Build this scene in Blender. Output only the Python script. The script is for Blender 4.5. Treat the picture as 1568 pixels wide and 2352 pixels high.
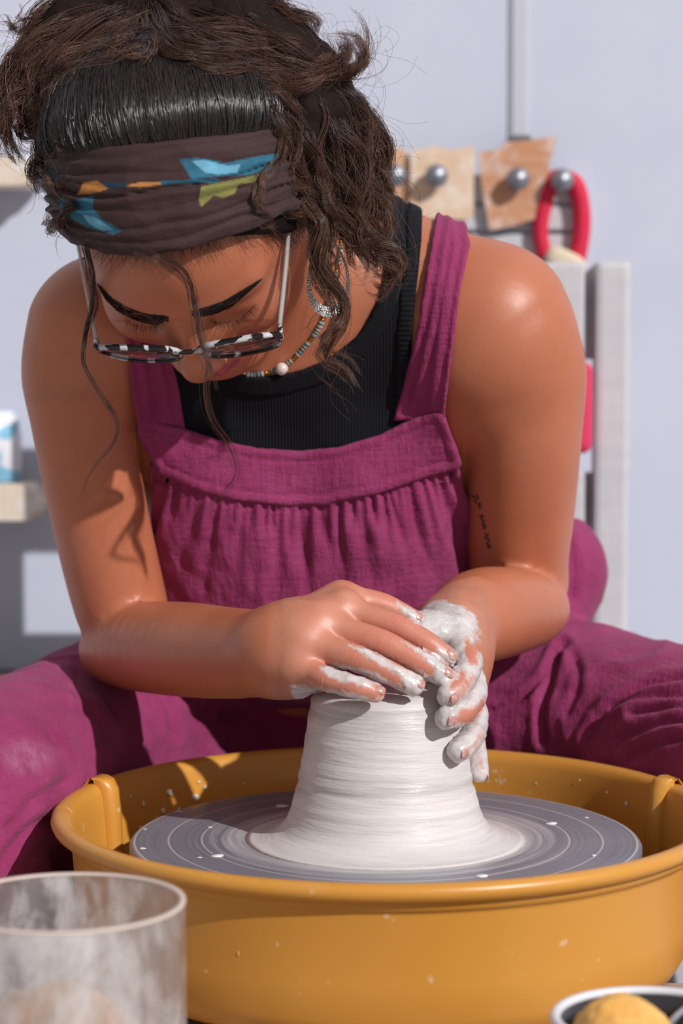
import bpy, bmesh, math, random
import numpy as np
from mathutils import Vector, Matrix

for o in list(bpy.data.objects):
    bpy.data.objects.remove(o)
scene = bpy.context.scene
COL = scene.collection
rng = np.random.default_rng(7)
random.seed(7)

# ------------------------------------------------------------------ camera
IMG_W, IMG_H, FPX = 1568.0, 2352.0, 5000.0
CAM = np.array([0.0, -1.5, 0.83])
PITCH = math.radians(4.28)
cam_data = bpy.data.cameras.new('camera')
cam = bpy.data.objects.new('camera', cam_data)
COL.objects.link(cam)
cam.location = CAM
cam.rotation_euler = (math.pi / 2 - PITCH, 0, 0)
cam_data.sensor_fit = 'VERTICAL'
cam_data.sensor_height = 36.0
cam_data.lens = 36.0 * FPX / IMG_H
cam_data.clip_start = 0.02
cam_data.clip_end = 100
cam_data.dof.use_dof = True
cam_data.dof.focus_distance = 1.50
cam_data.dof.aperture_fstop = 5.4
scene.camera = cam

# ------------------------------------------------------------------ world, sun, exposure
world = bpy.data.worlds.new('sky')
scene.world = world
world.use_nodes = True
bg = world.node_tree.nodes['Background']
bg.inputs['Color'].default_value = (1.0, 0.95, 0.93, 1)
bg.inputs['Strength'].default_value = 0.36
SUN_AZ, SUN_EL = math.radians(43), math.radians(33)
sun_data = bpy.data.lights.new('sun', 'SUN')
sun_data.energy = 3.7
sun_data.angle = math.radians(0.9)
sun_data.color = (1.0, 0.985, 0.975)
sun = bpy.data.objects.new('sun', sun_data)
COL.objects.link(sun)
S = Vector((math.cos(SUN_EL) * math.sin(SUN_AZ), -math.cos(SUN_EL) * math.cos(SUN_AZ), math.sin(SUN_EL)))
sun.location = S * 6 + Vector((0, 0, 1))
sun.rotation_euler = S.to_track_quat('Z', 'Y').to_euler()
scene.view_settings.view_transform = 'Standard'
scene.view_settings.look = 'None'
scene.view_settings.gamma = 1.0
scene.view_settings.use_curve_mapping = False
scene.view_settings.exposure = 0.0

# ------------------------------------------------------------------ pixel -> point on the plane y = Y
_cp, _sp = math.cos(PITCH), math.sin(PITCH)
def at(px, py, Y):
    a = (px - IMG_W / 2) / FPX
    b = (IMG_H / 2 - py) / FPX
    d = np.array([a, _cp + b * _sp, -_sp + b * _cp])
    t = (Y - CAM[1]) / d[1]
    return CAM + d * t
def to_px(P):
    P = np.asarray(P, float) - CAM
    x = P[..., 0]; f = P[..., 1] * _cp - P[..., 2] * _sp
    up = P[..., 1] * _sp + P[..., 2] * _cp
    return np.stack([IMG_W / 2 + FPX * x / f, IMG_H / 2 - FPX * up / f], -1)

# ------------------------------------------------------------------ objects
def link(name, me, mat=None, parent=None):
    o = bpy.data.objects.new(name, me)
    COL.objects.link(o)
    if mat is not None and me is not None:
        if len(me.materials) == 0:
            me.materials.append(mat)
    if parent is not None:
        o.parent = parent
        o.matrix_parent_inverse = parent.matrix_world.inverted() if False else Matrix.Translation(-Vector(parent.location))
    return o
def empty(name, loc=(0, 0, 0)):
    o = bpy.data.objects.new(name, None)
    o.empty_display_size = 0.05
    COL.objects.link(o)
    o.location = loc
    return o
def tag(o, label=None, cat=None, group=None, kind=None):
    if label: o['label'] = label
    if cat: o['category'] = cat
    if group: o['group'] = group
    if kind: o['kind'] = kind
    return o
def mesh_np(name, V, F, smooth=True):
    """V (n,3); F (m,3) or (m,4) int array"""
    V = np.asarray(V, np.float32); F = np.asarray(F, np.int32)
    me = bpy.data.meshes.new(name)
    n, m, k = len(V), len(F), F.shape[1]
    me.vertices.add(n); me.vertices.foreach_set('co', V.ravel())
    me.loops.add(m * k); me.loops.foreach_set('vertex_index', F.ravel())
    me.polygons.add(m)
    me.polygons.foreach_set('loop_start', np.arange(m, dtype=np.int32) * k)
    me.polygons.foreach_set('loop_total', np.full(m, k, np.int32))
    me.polygons.foreach_set('use_smooth', np.full(m, smooth))
    me.update(calc_edges=True)
    return me
def set_attr(me, name, vals):
    vals = np.asarray(vals, np.float32)
    if vals.ndim == 1:
        a = me.attributes.new(name, 'FLOAT', 'POINT'); a.data.foreach_set('value', vals)
    else:
        if vals.shape[1] == 3: vals = np.concatenate([vals, np.ones((len(vals), 1), np.float32)], 1)
        a = me.attributes.new(name, 'FLOAT_COLOR', 'POINT'); a.data.foreach_set('color', np.ascontiguousarray(vals).ravel())
def bm_mesh(name, bm, smooth=True):
    me = bpy.data.meshes.new(name)
    bmesh.ops.recalc_face_normals(bm, faces=bm.faces)
    bm.to_mesh(me); bm.free()
    for p in me.polygons: p.use_smooth = smooth
    return me
def box_mesh(name, lo, hi, bevel=0.0, seg=2):
    bm = bmesh.new()
    bmesh.ops.create_cube(bm, size=1)
    lo, hi = Vector(lo), Vector(hi)
    for v in bm.verts:
        v.co = Vector([lo[i] + (v.co[i] + 0.5) * (hi[i] - lo[i]) for i in range(3)])
    if bevel:
        bmesh.ops.bevel(bm, geom=list(bm.edges), offset=bevel, segments=seg, affect='EDGES', profile=0.6)
    return bm_mesh(name, bm, False)
def lathe_mesh(name, prof, seg=96, close=False, center=(0, 0, 0)):
    """prof: list of (r,z)."""
    prof = np.asarray(prof, float); n = len(prof)
    a = np.arange(seg) * 2 * np.pi / seg
    V = np.stack([prof[None, :, 0] * np.cos(a)[:, None], prof[None, :, 0] * np.sin(a)[:, None],
                  np.repeat(prof[None, :, 1], seg, 0)], -1).reshape(-1, 3) + np.asarray(center)
    F = []
    m = n if close else n - 1
    for i in range(seg):
        for j in range(m):
            F.append((i * n + j, ((i + 1) % seg) * n + j, ((i + 1) % seg) * n + (j + 1) % n, i * n + (j + 1) % n))
    return mesh_np(name, V, np.array(F)[:, ::-1])
def catmull(P, n):
    """resample control rows P (k,c) to n rows along a Catmull-Rom spline"""
    P = np.asarray(P, float); k = len(P)
    Q = np.concatenate([2 * P[:1] - P[1:2], P, 2 * P[-1:] - P[-2:-1]])
    t = np.linspace(0, k - 1, n); i = np.minimum(t.astype(int), k - 2); f = (t - i)[:, None]
    p0, p1, p2, p3 = Q[i], Q[i + 1], Q[i + 2], Q[i + 3]
    return 0.5 * (2 * p1 + (p2 - p0) * f + (2 * p0 - 5 * p1 + 4 * p2 - p3) * f ** 2 + (3 * p1 - p0 - 3 * p2 + p3) * f ** 3)
def tube_arrays(C, R, sides=3, cap=True):
    """strands C (m,n,3), radii R (m,n) -> V,F of swept tubes, all at once"""
    m, n, _ = C.shape
    T = np.gradient(C, axis=1); T /= np.linalg.norm(T, axis=2, keepdims=True) + 1e-12
    ref = np.zeros((m, 1, 3)); ref[:, 0] = np.array([0.37, 0.21, 0.9])
    N1 = np.cross(T, ref); N1 /= np.linalg.norm(N1, axis=2, keepdims=True) + 1e-9
    N2 = np.cross(T, N1)
    a = np.arange(sides) * 2 * np.pi / sides
    V = C[:, :, None, :] + R[:, :, None, None] * (N1[:, :, None, :] * np.cos(a)[None, None, :, None] + N2[:, :, None, :] * np.sin(a)[None, None, :, None])
    idx = np.arange(m * n * sides).reshape(m, n, sides)
    A = idx[:, :-1, :]; B = idx[:, 1:, :]
    F = np.stack([A, np.roll(A, -1, 2), np.roll(B, -1, 2), B], -1).reshape(-1, 4)
    return V.reshape(-1, 3), F
def tube_mesh(name, pts, rad, sides=10, n=None, closed=False):
    pts = np.asarray(pts, float)
    if n: 
        pr = catmull(np.concatenate([pts, np.broadcast_to(np.asarray(rad, float).reshape(-1, 1), (len(pts), 1))], 1), n)
        pts, rad = pr[:, :3], pr[:, 3]
    rad = np.broadcast_to(np.asarray(rad, float), (len(pts),))
    V, F = tube_arrays(pts[None], rad[None], sides)
    nv = len(V)
    V = np.concatenate([V, pts[:1], pts[-1:]])
    k = np.arange(sides); e = (len(pts) - 1) * sides
    tri0 = np.stack([np.full(sides, nv), (k + 1) % sides, k, k], -1)
    tri1 = np.stack([np.full(sides, nv + 1), e + k, e + (k + 1) % sides, e + (k + 1) % sides], -1)
    bm = bmesh.new()
    vs = [bm.verts.new(v) for v in V]
    for f in F: bm.faces.new([vs[i] for i in f])
    for f in np.concatenate([tri0, tri1]): bm.faces.new([vs[i] for i in f[:3]])
    return bm_mesh(name, bm)

# ------------------------------------------------------------------ node materials
def mat(name, color=(0.5, 0.5, 0.5), rough=0.5, metal=0.0, spec=0.5, **kw):
    m = bpy.data.materials.new(name); m.use_nodes = True
    b = m.node_tree.nodes['Principled BSDF']
    b.inputs['Base Color'].default_value = (*color, 1)
    b.inputs['Roughness'].default_value = rough
    b.inputs['Metallic'].default_value = metal
    b.inputs['Specular IOR Level'].default_value = spec
    for k, v in kw.items():
        b.inputs[k.replace('_', ' ')].default_value = v
    return m
class NT:
    def __init__(s, m): s.t = m.node_tree; s.b = s.t.nodes['Principled BSDF']; s.out = s.t.nodes['Material Output']
    def n(s, kind, ins=None, **props):
        nd = s.t.nodes.new(kind)
        for k, v in props.items(): setattr(nd, k, v)
        for k, v in (ins or {}).items():
            if isinstance(v, bpy.types.NodeSocket): s.t.links.new(v, nd.inputs[k])
            else: nd.inputs[k].default_value = v
        return nd
    def l(s, a, b): s.t.links.new(a, b)
    def coord(s, scale=(1, 1, 1), kind='Object', rot=(0, 0, 0)):
        tc = s.n('ShaderNodeTexCoord'); mp = s.n('ShaderNodeMapping', {'Vector': tc.outputs[kind], 'Scale': scale, 'Rotation': rot})
        return mp.outputs[0]
    def noise(s, scale, vec=None, detail=4, rough=0.55, dist=0.0):
        nd = s.n('ShaderNodeTexNoise', {'Scale': scale, 'Detail': detail, 'Roughness': rough, 'Distortion': dist})
        if vec is not None: s.l(vec, nd.inputs['Vector'])
        return nd.outputs['Fac']
    def ramp(s, fac, stops, interp='LINEAR'):
        nd = s.n('ShaderNodeValToRGB', {'Fac': fac}); cr = nd.color_ramp; cr.interpolation = interp
        while len(cr.elements) < len(stops): cr.elements.new(0.5)
        for e, (p, c) in zip(cr.elements, stops):
            e.position = p; e.color = (*c, 1) if len(c) == 3 else c
        return nd.outputs['Color']
    def mix(s, fac, a, b, blend='MIX'):
        nd = s.n('ShaderNodeMix', data_type='RGBA', blend_type=blend)
        for k, v in ((0, fac), (6, a), (7, b)):
            if isinstance(v, bpy.types.NodeSocket): s.l(v, nd.inputs[k])
            else: nd.inputs[k].default_value = (*v, 1) if k and len(v) == 3 else v
        return nd.outputs[2]
    def math(s, op, a, b=0.5, c=None, clamp=False):
        nd = s.n('ShaderNodeMath', operation=op, use_clamp=clamp)
        for i, v in enumerate((a, b, c)):
            if v is None: continue
            if isinstance(v, bpy.types.NodeSocket): s.l(v, nd.inputs[i])
            else: nd.inputs[i].default_value = v
        return nd.outputs[0]
    def attr(s, name): return s.n('ShaderNodeAttribute', attribute_name=name)
    def bump(s, h, strength=0.3, dist=0.001):
        nd = s.n('ShaderNodeBump', {'Strength': strength, 'Distance': dist, 'Height': h})
        s.l(nd.outputs[0], s.b.inputs['Normal']); return nd
    def color(s, sock): s.l(sock, s.b.inputs['Base Color'])
    def set(s, name, sock): s.l(sock, s.b.inputs[name])

# ------------------------------------------------------------------ implicit surfaces
BIG = 0.06
def smin(a, b, k):
    if np.isscalar(k) and k <= 0: return np.minimum(a, b)
    h = np.maximum(k - np.abs(a - b), 0) / k
    return np.minimum(a, b) - h * h * k * 0.25
def smax(a, b, k): return -smin(-a, -b, k)
class Prim:
    op = 'add'; k = 0.0
class Cone(Prim):
    """tapered capsule a->b, radii ra->rb; sc squashes along axis n (a unit vector) by factor sc"""
    def __init__(s, a, b, ra, rb, k=0.02, n=None, sc=1.0, op='add'):
        s.a, s.b = np.asarray(a, float), np.asarray(b, float); s.ra, s.rb, s.k, s.op = ra, rb, k, op
        s.n = None if n is None else np.asarray(n, float) / np.linalg.norm(n); s.sc = sc
    def bounds(s):
        r = max(s.ra, s.rb) * max(1, s.sc)
        return np.minimum(s.a, s.b) - r, np.maximum(s.a, s.b) + r
    def d(s, P):
        ab = s.b - s.a; pa = P - s.a
        t = np.clip(pa @ ab / (ab @ ab), 0, 1)
        q = pa - t[..., None] * ab
        if s.n is not None:
            q = q + (q @ s.n)[..., None] * s.n * (1 / s.sc - 1)
            m = min(1, s.sc)
        else: m = 1
        return (np.sqrt((q * q).sum(-1)) - (s.ra + (s.rb - s.ra) * t)) * m
class Ell(Prim):
    """ellipsoid: centre c, radii r, rows of M = local axes in world"""
    def __init__(s, c, r, M=None, k=0.02, op='add'):
        s.c, s.r = np.asarray(c, float), np.asarray(r, float); s.M = np.eye(3) if M is None else np.asarray(M, float); s.k, s.op = k, op
    def bounds(s):
        e = np.sqrt(((s.M * s.r[:, None]) ** 2).sum(0)); return s.c - e, s.c + e
    def d(s, P):
        q = (P - s.c) @ s.M.T
        k0 = np.sqrt(((q / s.r) ** 2).sum(-1)); k1 = np.sqrt(((q / s.r ** 2) ** 2).sum(-1))
        return k0 * (k0 - 1) / np.maximum(k1, 1e-9)
class Chain(Prim):
    """smooth limb: a spline through rows (x,y,z,r), swept as short tapered capsules without swelling at the joints"""
    def __init__(s, rows, k=0.0, n=24, nn=None, sc=1.0, op='add'):
        s.C = catmull(np.array([[*p, r] for p, r in rows]), n); s.k, s.op = k, op
        s.nn = None if nn is None else np.asarray(nn, float) / np.linalg.norm(nn); s.sc = sc
    def bounds(s):
        r = s.C[:, 3].max(); return s.C[:, :3].min(0) - r, s.C[:, :3].max(0) + r
    def d(s, P):
        sh = P.shape[:-1]; P = P.reshape(-1, 3); best = np.full(len(P), 1.0)
        for a, b in zip(s.C[:-1], s.C[1:]):
            ab = b[:3] - a[:3]; pa = P - a[:3]; t = np.clip(pa @ ab / (ab @ ab), 0, 1); q = pa - t[:, None] * ab
            if s.nn is not None: q = q + (q @ s.nn)[:, None] * s.nn * (1 / s.sc - 1)
            best = np.minimum(best, (np.sqrt((q * q).sum(1)) - (a[3] + (b[3] - a[3]) * t)) * min(1, s.sc))
        return best.reshape(sh)
    def fill(s, T, ax, i0, pad, h):
        """min of all segments into T, a sub-grid that starts at index i0"""
        n = T.shape
        for a, b in zip(s.C[:-1], s.C[1:]):
            r = max(a[3], b[3]) + pad
            j0 = [max(int(np.floor((min(a[c], b[c]) - r - ax[c][0]) / h)) - i0[c], 0) for c in range(3)]
            j1 = [min(int(np.ceil((max(a[c], b[c]) + r - ax[c][0]) / h)) + 1 - i0[c], n[c]) for c in range(3)]
            if any(y <= x for x, y in zip(j0, j1)): continue
            sl = tuple(slice(x, y) for x, y in zip(j0, j1))
            g = [ax[c][i0[c] + j0[c]:i0[c] + j1[c]] - a[c] for c in range(3)]
            X, Y, Z = g[0][:, None, None], g[1][None, :, None], g[2][None, None, :]
            ab = b[:3] - a[:3]; L2 = ab @ ab
            t = np.clip((X * ab[0] + Y * ab[1] + Z * ab[2]) / L2, 0, 1)
            qx, qy, qz = X - t * ab[0], Y - t * ab[1], Z - t * ab[2]
            if s.nn is not None:
                w = (qx * s.nn[0] + qy * s.nn[1] + qz * s.nn[2]) * (1 / s.sc - 1); qx, qy, qz = qx + w * s.nn[0], qy + w * s.nn[1], qz + w * s.nn[2]
            T[sl] = np.minimum(T[sl], (np.sqrt(qx * qx + qy * qy + qz * qz) - (a[3] + (b[3] - a[3]) * t)) * min(1, s.sc))
def field(prims, lo, hi, h):
    lo = np.asarray(lo, float); hi = np.asarray(hi, float)
    n = np.ceil((hi - lo) / h).astype(int) + 1
    ax = [lo[i] + np.arange(n[i]) * h for i in range(3)]
    F = np.full(n, BIG)
    for p in prims:
        b0, b1 = p.bounds(); pad = p.k + 3 * h + 0.004
        i0 = np.clip(np.floor((b0 - pad - lo) / h).astype(int), 0, n); i1 = np.clip(np.ceil((b1 + pad - lo) / h).astype(int) + 1, 0, n)
        if (i1 <= i0).any(): continue
        sl = tuple(slice(i0[k], i1[k]) for k in range(3))
        if isinstance(p, Chain):
            d = np.full(tuple(i1 - i0), BIG); p.fill(d, ax, i0, pad, h)
        else:
            d = p.d(np.stack(np.meshgrid(*[ax[k][sl[k]] for k in range(3)], indexing='ij'), -1))
        F[sl] = smin(F[sl], d, p.k) if p.op == 'add' else smax(F[sl], -d, p.k)
    return F, ax
def grid_points(ax): return np.stack(np.meshgrid(*ax, indexing='ij'), -1)
def pts_field(prims, P):
    F = np.full(P.shape[:-1], 0.5)
    for p in prims:
        d = p.d(P); F = smin(F, d, p.k) if p.op == 'add' else smax(F, -d, p.k)
    return F
def trace(fn, pxy, off=0.0, near=1.2):
    """follow pixel rays to the first surface of the field fn; returns points and normals"""
    pxy = np.atleast_2d(np.asarray(pxy, float)); D = np.stack([at(x, y, 0.0) for x, y in pxy]) - CAM; D /= np.linalg.norm(D, axis=1, keepdims=True)
    t = np.full(len(D), near)
    for _ in range(90): t = t + np.clip(fn(CAM + D * t[:, None]) - off, -0.01, 0.03) * 0.8
    P = CAM + D * t[:, None]
    return P, grad(fn, P)
def grad(fn, P, e=5e-4):
    N = np.stack([fn(P + np.eye(3)[i] * e) - fn(P - np.eye(3)[i] * e) for i in range(3)], -1)
    return N / (np.linalg.norm(N, axis=-1, keepdims=True) + 1e-12)
def surface_nets(F, ax):
    lo = np.array([a[0] for a in ax]); h = ax[0][1] - ax[0][0]
    s = F < 0
    nx, ny, nz = F.shape
    c = np.zeros((nx - 1, ny - 1, nz - 1), np.int8)
    offs = [(i, j, k) for i in (0, 1) for j in (0, 1) for k in (0, 1)]
    for (i, j, k) in offs: c += s[i:nx - 1 + i, j:ny - 1 + j, k:nz - 1 + k]
    I = np.argwhere((c > 0) & (c < 8))
    vid = np.full(c.shape, -1, np.int32); vid[tuple(I.T)] = np.arange(len(I))
    acc = np.zeros((len(I), 3)); cnt = np.zeros(len(I))
    for a in offs:
        for axn in range(3):
            if a[axn] == 1: continue
            b = list(a); b[axn] = 1
            fa = F[I[:, 0] + a[0], I[:, 1] + a[1], I[:, 2] + a[2]]; fb = F[I[:, 0] + b[0], I[:, 1] + b[1], I[:, 2] + b[2]]
            m = (fa < 0) != (fb < 0)
            t = np.where(m, fa / np.where(m, fa - fb, 1), 0)
            p = np.tile(np.array(a, float), (len(I), 1)); p[:, axn] = t
            acc[m] += p[m]; cnt[m] += 1
    V = lo + (I + acc / cnt[:, None]) * h
    quads = []
    for axn in range(3):
        o1, o2 = [(1, 2), (2, 0), (0, 1)][axn]
        sl0 = [slice(None)] * 3; sl1 = [slice(None)] * 3
        sl0[axn] = slice(0, -1); sl1[axn] = slice(1, None)
        A, B = s[tuple(sl0)], s[tuple(sl1)]
        E = np.argwhere(A != B)
        E = E[(E[:, o1] > 0) & (E[:, o2] > 0) & (E[:, o1] < F.shape[o1] - 1) & (E[:, o2] < F.shape[o2] - 1)]
        def cell(d1, d2):
            q = E.copy(); q[:, o1] -= d1; q[:, o2] -= d2; return vid[tuple(q.T)]
        q = np.stack([cell(1, 1), cell(0, 1), cell(0, 0), cell(1, 0)], -1)
        flip = ~A[tuple(E.T)]
        q[flip] = q[flip][:, ::-1]
        quads.append(q)
    Q = np.concatenate(quads)
    return V, Q[(Q >= 0).all(1)]
def edges_of(Q):
    E = np.concatenate([Q[:, [i, (i + 1) % Q.shape[1]]] for i in range(Q.shape[1])]); E.sort(1)
    return np.unique(E, axis=0)
def laplace(V, Q, it=2, lam=0.5):
    E = edges_of(Q); n = len(V)
    deg = np.bincount(E.ravel(), minlength=n).astype(float); deg[deg == 0] = 1
    for _ in range(it):
        for l in (lam, -lam * 1.03):
            S_ = np.zeros_like(V)
            for c in range(3):
                S_[:, c] = np.bincount(E[:, 0], V[E[:, 1], c], n) + np.bincount(E[:, 1], V[E[:, 0], c], n)
            V = V + l * (S_ / deg[:, None] - V)
    return V
def normals(V, Q):
    a = V[Q[:, 2]] - V[Q[:, 0]]; b = V[Q[:, -1]] - V[Q[:, 1]]
    fn = np.cross(a, b); N = np.zeros_like(V)
    for i in range(Q.shape[1]):
        for c in range(3): N[:, c] += np.bincount(Q[:, i], fn[:, c], len(V))
    return N / (np.linalg.norm(N, axis=1, keepdims=True) + 1e-12)
def refine(V, Q):
    """split every quad into four"""
    E = np.concatenate([Q[:, [i, (i + 1) % 4]] for i in range(4)]); E.sort(1)
    U_, inv = np.unique(E, axis=0, return_inverse=True); inv = inv.reshape(4, -1).T; n, ne = len(V), len(U_)
    V2 = np.concatenate([V, V[U_].mean(1), V[Q].mean(1)]); e = inv + n; c = np.arange(len(Q)) + n + ne
    return V2, np.concatenate([np.stack([Q[:, i], e[:, i], c, e[:, (i + 3) % 4]], -1) for i in range(4)])
def blur_attr(x, E, it=3):
    n = len(x); deg = np.maximum(np.bincount(E.ravel(), minlength=n), 1)
    for _ in range(it): x = 0.4 * x + 0.6 * (np.bincount(E[:, 0], x[E[:, 1]], n) + np.bincount(E[:, 1], x[E[:, 0]], n)) / deg
    return x
def drop_loose(V, Q):
    used = np.unique(Q); remap = np.full(len(V), -1); remap[used] = np.arange(len(used))
    return V[used], remap[Q], used
def largest_island(V, Q):
    """keep the biggest connected piece"""
    E = edges_of(Q); lab = np.arange(len(V))
    while True:
        m = np.minimum(lab[E[:, 0]], lab[E[:, 1]]); new = lab.copy()
        np.minimum.at(new, E[:, 0], m); np.minimum.at(new, E[:, 1], m); new = new[new]
        if (new == lab).all(): break
        lab = new
    b = np.bincount(lab, minlength=len(V)).argmax()
    return drop_loose(V, Q[lab[Q[:, 0]] == b])[:2]
def vnoise(P, scale, seed=0):
    """smooth value noise in -1..1 for points P (n,3)"""
    q = np.asarray(P) * scale + 31.7 * (seed + 1); i = np.floor(q).astype(np.int64); f = q - i; f = f * f * (3 - 2 * f)
    def hsh(ix, iy, iz):
        n = (ix * 374761393 + iy * 668265263 + iz * 2147483647 + seed * 1274126177) & 0xFFFFFFFF
        n = ((n ^ (n >> 13)) * 1274126177) & 0xFFFFFFFF
        return ((n ^ (n >> 16)) & 0xFFFF) / 32767.5 - 1
    r = 0
    for a in (0, 1):
        for b in (0, 1):
            for c in (0, 1):
                w = (f[:, 0] if a else 1 - f[:, 0]) * (f[:, 1] if b else 1 - f[:, 1]) * (f[:, 2] if c else 1 - f[:, 2])
                r = r + w * hsh(i[:, 0] + a, i[:, 1] + b, i[:, 2] + c)
    return r
def sstep(a, b, x):
    t = np.clip((x - a) / (b - a), 0, 1); return t * t * (3 - 2 * t)
def poly_sdf(P, poly):
    """signed distance (negative inside) of 2-D points P (n,2) to polygon"""
    poly = np.asarray(poly, float); d = np.full(len(P), 1e9); s = np.ones(len(P))
    for i in range(len(poly)):
        a, b = poly[i], poly[i - 1]
        e = b - a; w = P - a
        t = np.clip(w @ e / (e @ e), 0, 1); q = w - t[:, None] * e
        d = np.minimum(d, (q * q).sum(1))
        c1 = P[:, 1] >= a[1]; c2 = P[:, 1] < b[1]; c3 = e[0] * w[:, 1] > e[1] * w[:, 0]
        al = c1 & c2 & c3; no = ~c1 & ~c2 & ~c3
        s[al | no] *= -1
    return s * np.sqrt(d)
# ================================================================== the setting
WALL_Y = 0.91
def m_wall():
    m = mat('white_wall_paint', (0.66, 0.665, 0.69), 0.85); t = NT(m)
    n = t.noise(6, t.coord(), 5); t.color(t.ramp(n, [(0.3, (0.505, 0.535, 0.645)), (0.7, (0.555, 0.58, 0.685))]))
    t.bump(t.noise(180, t.coord(), 3), 0.08, 0.002); return m
M_WALL = m_wall()
def m_floor():
    m = mat('concrete_floor', (0.5, 0.48, 0.46), 0.9); t = NT(m)
    t.color(t.ramp(t.noise(5, t.coord(), 6), [(0.3, (0.40, 0.385, 0.37)), (0.7, (0.56, 0.54, 0.51))])); return m
tag(link('wall_back', box_mesh('wall_back', (-3, WALL_Y, 0), (3, WALL_Y + 0.12, 3.0)), M_WALL), 'plain white painted wall behind the seated potter', kind='structure')
tag(link('floor', box_mesh('floor', (-4, -4, -0.05), (4, WALL_Y + 0.12, 0)), m_floor()), 'grey concrete floor', kind='structure')

def m_painted_wood(name, a, b, bare=(0.55, 0.42, 0.30), amt=0.6):
    m = mat(name, a, 0.65); t = NT(m)
    base = t.ramp(t.noise(9, t.coord((1, 1, 6)), 5), [(0.3, a), (0.75, b)])
    wear = t.ramp(t.noise(14, t.coord((3, 3, 0.8)), 6, 0.7), [(amt, (0, 0, 0)), (amt + 0.08, (1, 1, 1))])
    t.color(t.mix(wear, base, bare)); t.bump(t.noise(60, t.coord((4, 4, 0.5)), 4), 0.25, 0.002); return m
M_WHITEWOOD = m_painted_wood('white_painted_wood', (0.50, 0.50, 0.53), (0.57, 0.565, 0.59), (0.60, 0.55, 0.52), 0.66)
def m_wood(name, a, b, c=None, rough=0.6, sc=(2, 2, 14)):
    m = mat(name, a, rough); t = NT(m)
    n = t.noise(7, t.coord(sc), 5, 0.6, 1.2)
    col = t.ramp(n, [(0.25, a), (0.75, b)])
    if c:
        d = t.ramp(t.noise(28, t.coord(), 5, 0.65), [(0.5, (0, 0, 0)), (0.66, (1, 1, 1))]); col = t.mix(d, col, c)
    t.color(col); t.bump(n, 0.15, 0.001); return m
M_PLANK = m_wood('raw_plank', (0.62, 0.50, 0.38), (0.76, 0.66, 0.56), (0.74, 0.70, 0.68), sc=(14, 2, 2))

# shallow cable raceway running down the wall
rc = empty('cable_raceway', at(1190, 320, WALL_Y))
tag(rc, 'narrow pale cable raceway running down the wall above the wooden ribs', 'cable cover')
M_RACE = mat('grey_plastic', (0.50, 0.51, 0.58), 0.6)
a_, b_ = at(1174, 322, WALL_Y), at(1209, 322, WALL_Y)
link('channel', box_mesh('channel', (a_[0], WALL_Y - 0.0045, a_[2]), (b_[0], WALL_Y, 2.6), 0.0015), M_RACE, rc)
link('cover_lip', box_mesh('cover_lip', (a_[0] - 0.003, WALL_Y - 0.0025, a_[2]), (a_[0] + 0.001, WALL_Y, 2.6), 0.001), M_RACE, rc)
link('junction_box', box_mesh('junction_box', (a_[0] - 0.002, WALL_Y - 0.02, a_[2] - 0.02), (b_[0] + 0.004, WALL_Y, a_[2] + 0.004), 0.003), mat('dark_plastic', (0.12, 0.12, 0.13), 0.5), rc)

# ------------------------------------------------------------------ rack of slats with pegs
RY = WALL_Y - 0.035
def rect(px0, py0, px1, py1, y0, y1):
    a, b = at(px0, py1, y0), at(px1, py0, y0)
    return (a[0], y0, a[2]), (b[0], y1, b[2])
rk = empty('peg_rack', at(1120, 600, WALL_Y))
tag(rk, 'white slatted wooden rack on the wall holding ribs and a red loop', 'rack')
for (y0, y1) in ((400, 464), (474, 528), (538, 594)):
    link('slat', box_mesh('slat', *rect(760, y0, 1335, y1, RY, RY + 0.012), 0.002), M_WHITEWOOD, rk)
for x in (800, 1310):
    link('batten', box_mesh('batten', *rect(x - 14, 395, x + 14, 600, RY + 0.012, WALL_Y), 0.001), M_WHITEWOOD, rk)
M_STEEL = mat('steel', (0.62, 0.63, 0.66), 0.28, 1.0)
M_DARKSTEEL = mat('dark_steel', (0.16, 0.17, 0.2), 0.4, 0.8)
M_PEG = mat('dull_steel', (0.30, 0.31, 0.35), 0.45, 0.8)
def peg(px, py):
    c = at(px, py, RY)
    me = lathe_mesh('peg', [(0.0, 0.0), (0.006, 0.0), (0.006, 0.018), (0.0105, 0.020), (0.0125, 0.026), (0.0105, 0.032), (0.0, 0.034)], 20)
    o = link('peg', me, M_PEG, rk)
    o.matrix_world = Matrix.Translation(Vector((c[0], RY, c[2]))) @ Matrix.Rotation(math.pi / 2, 4, 'X')
    o.matrix_parent_inverse = Matrix.Identity(4); o.matrix_basis = Matrix.Translation(Vector((c[0], RY, c[2])) - rk.location) @ Matrix.Rotation(math.pi / 2, 4, 'X')
for p in ((905, 408), (1000, 408), (1185, 415), (1285, 418)): peg(*p)
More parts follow.
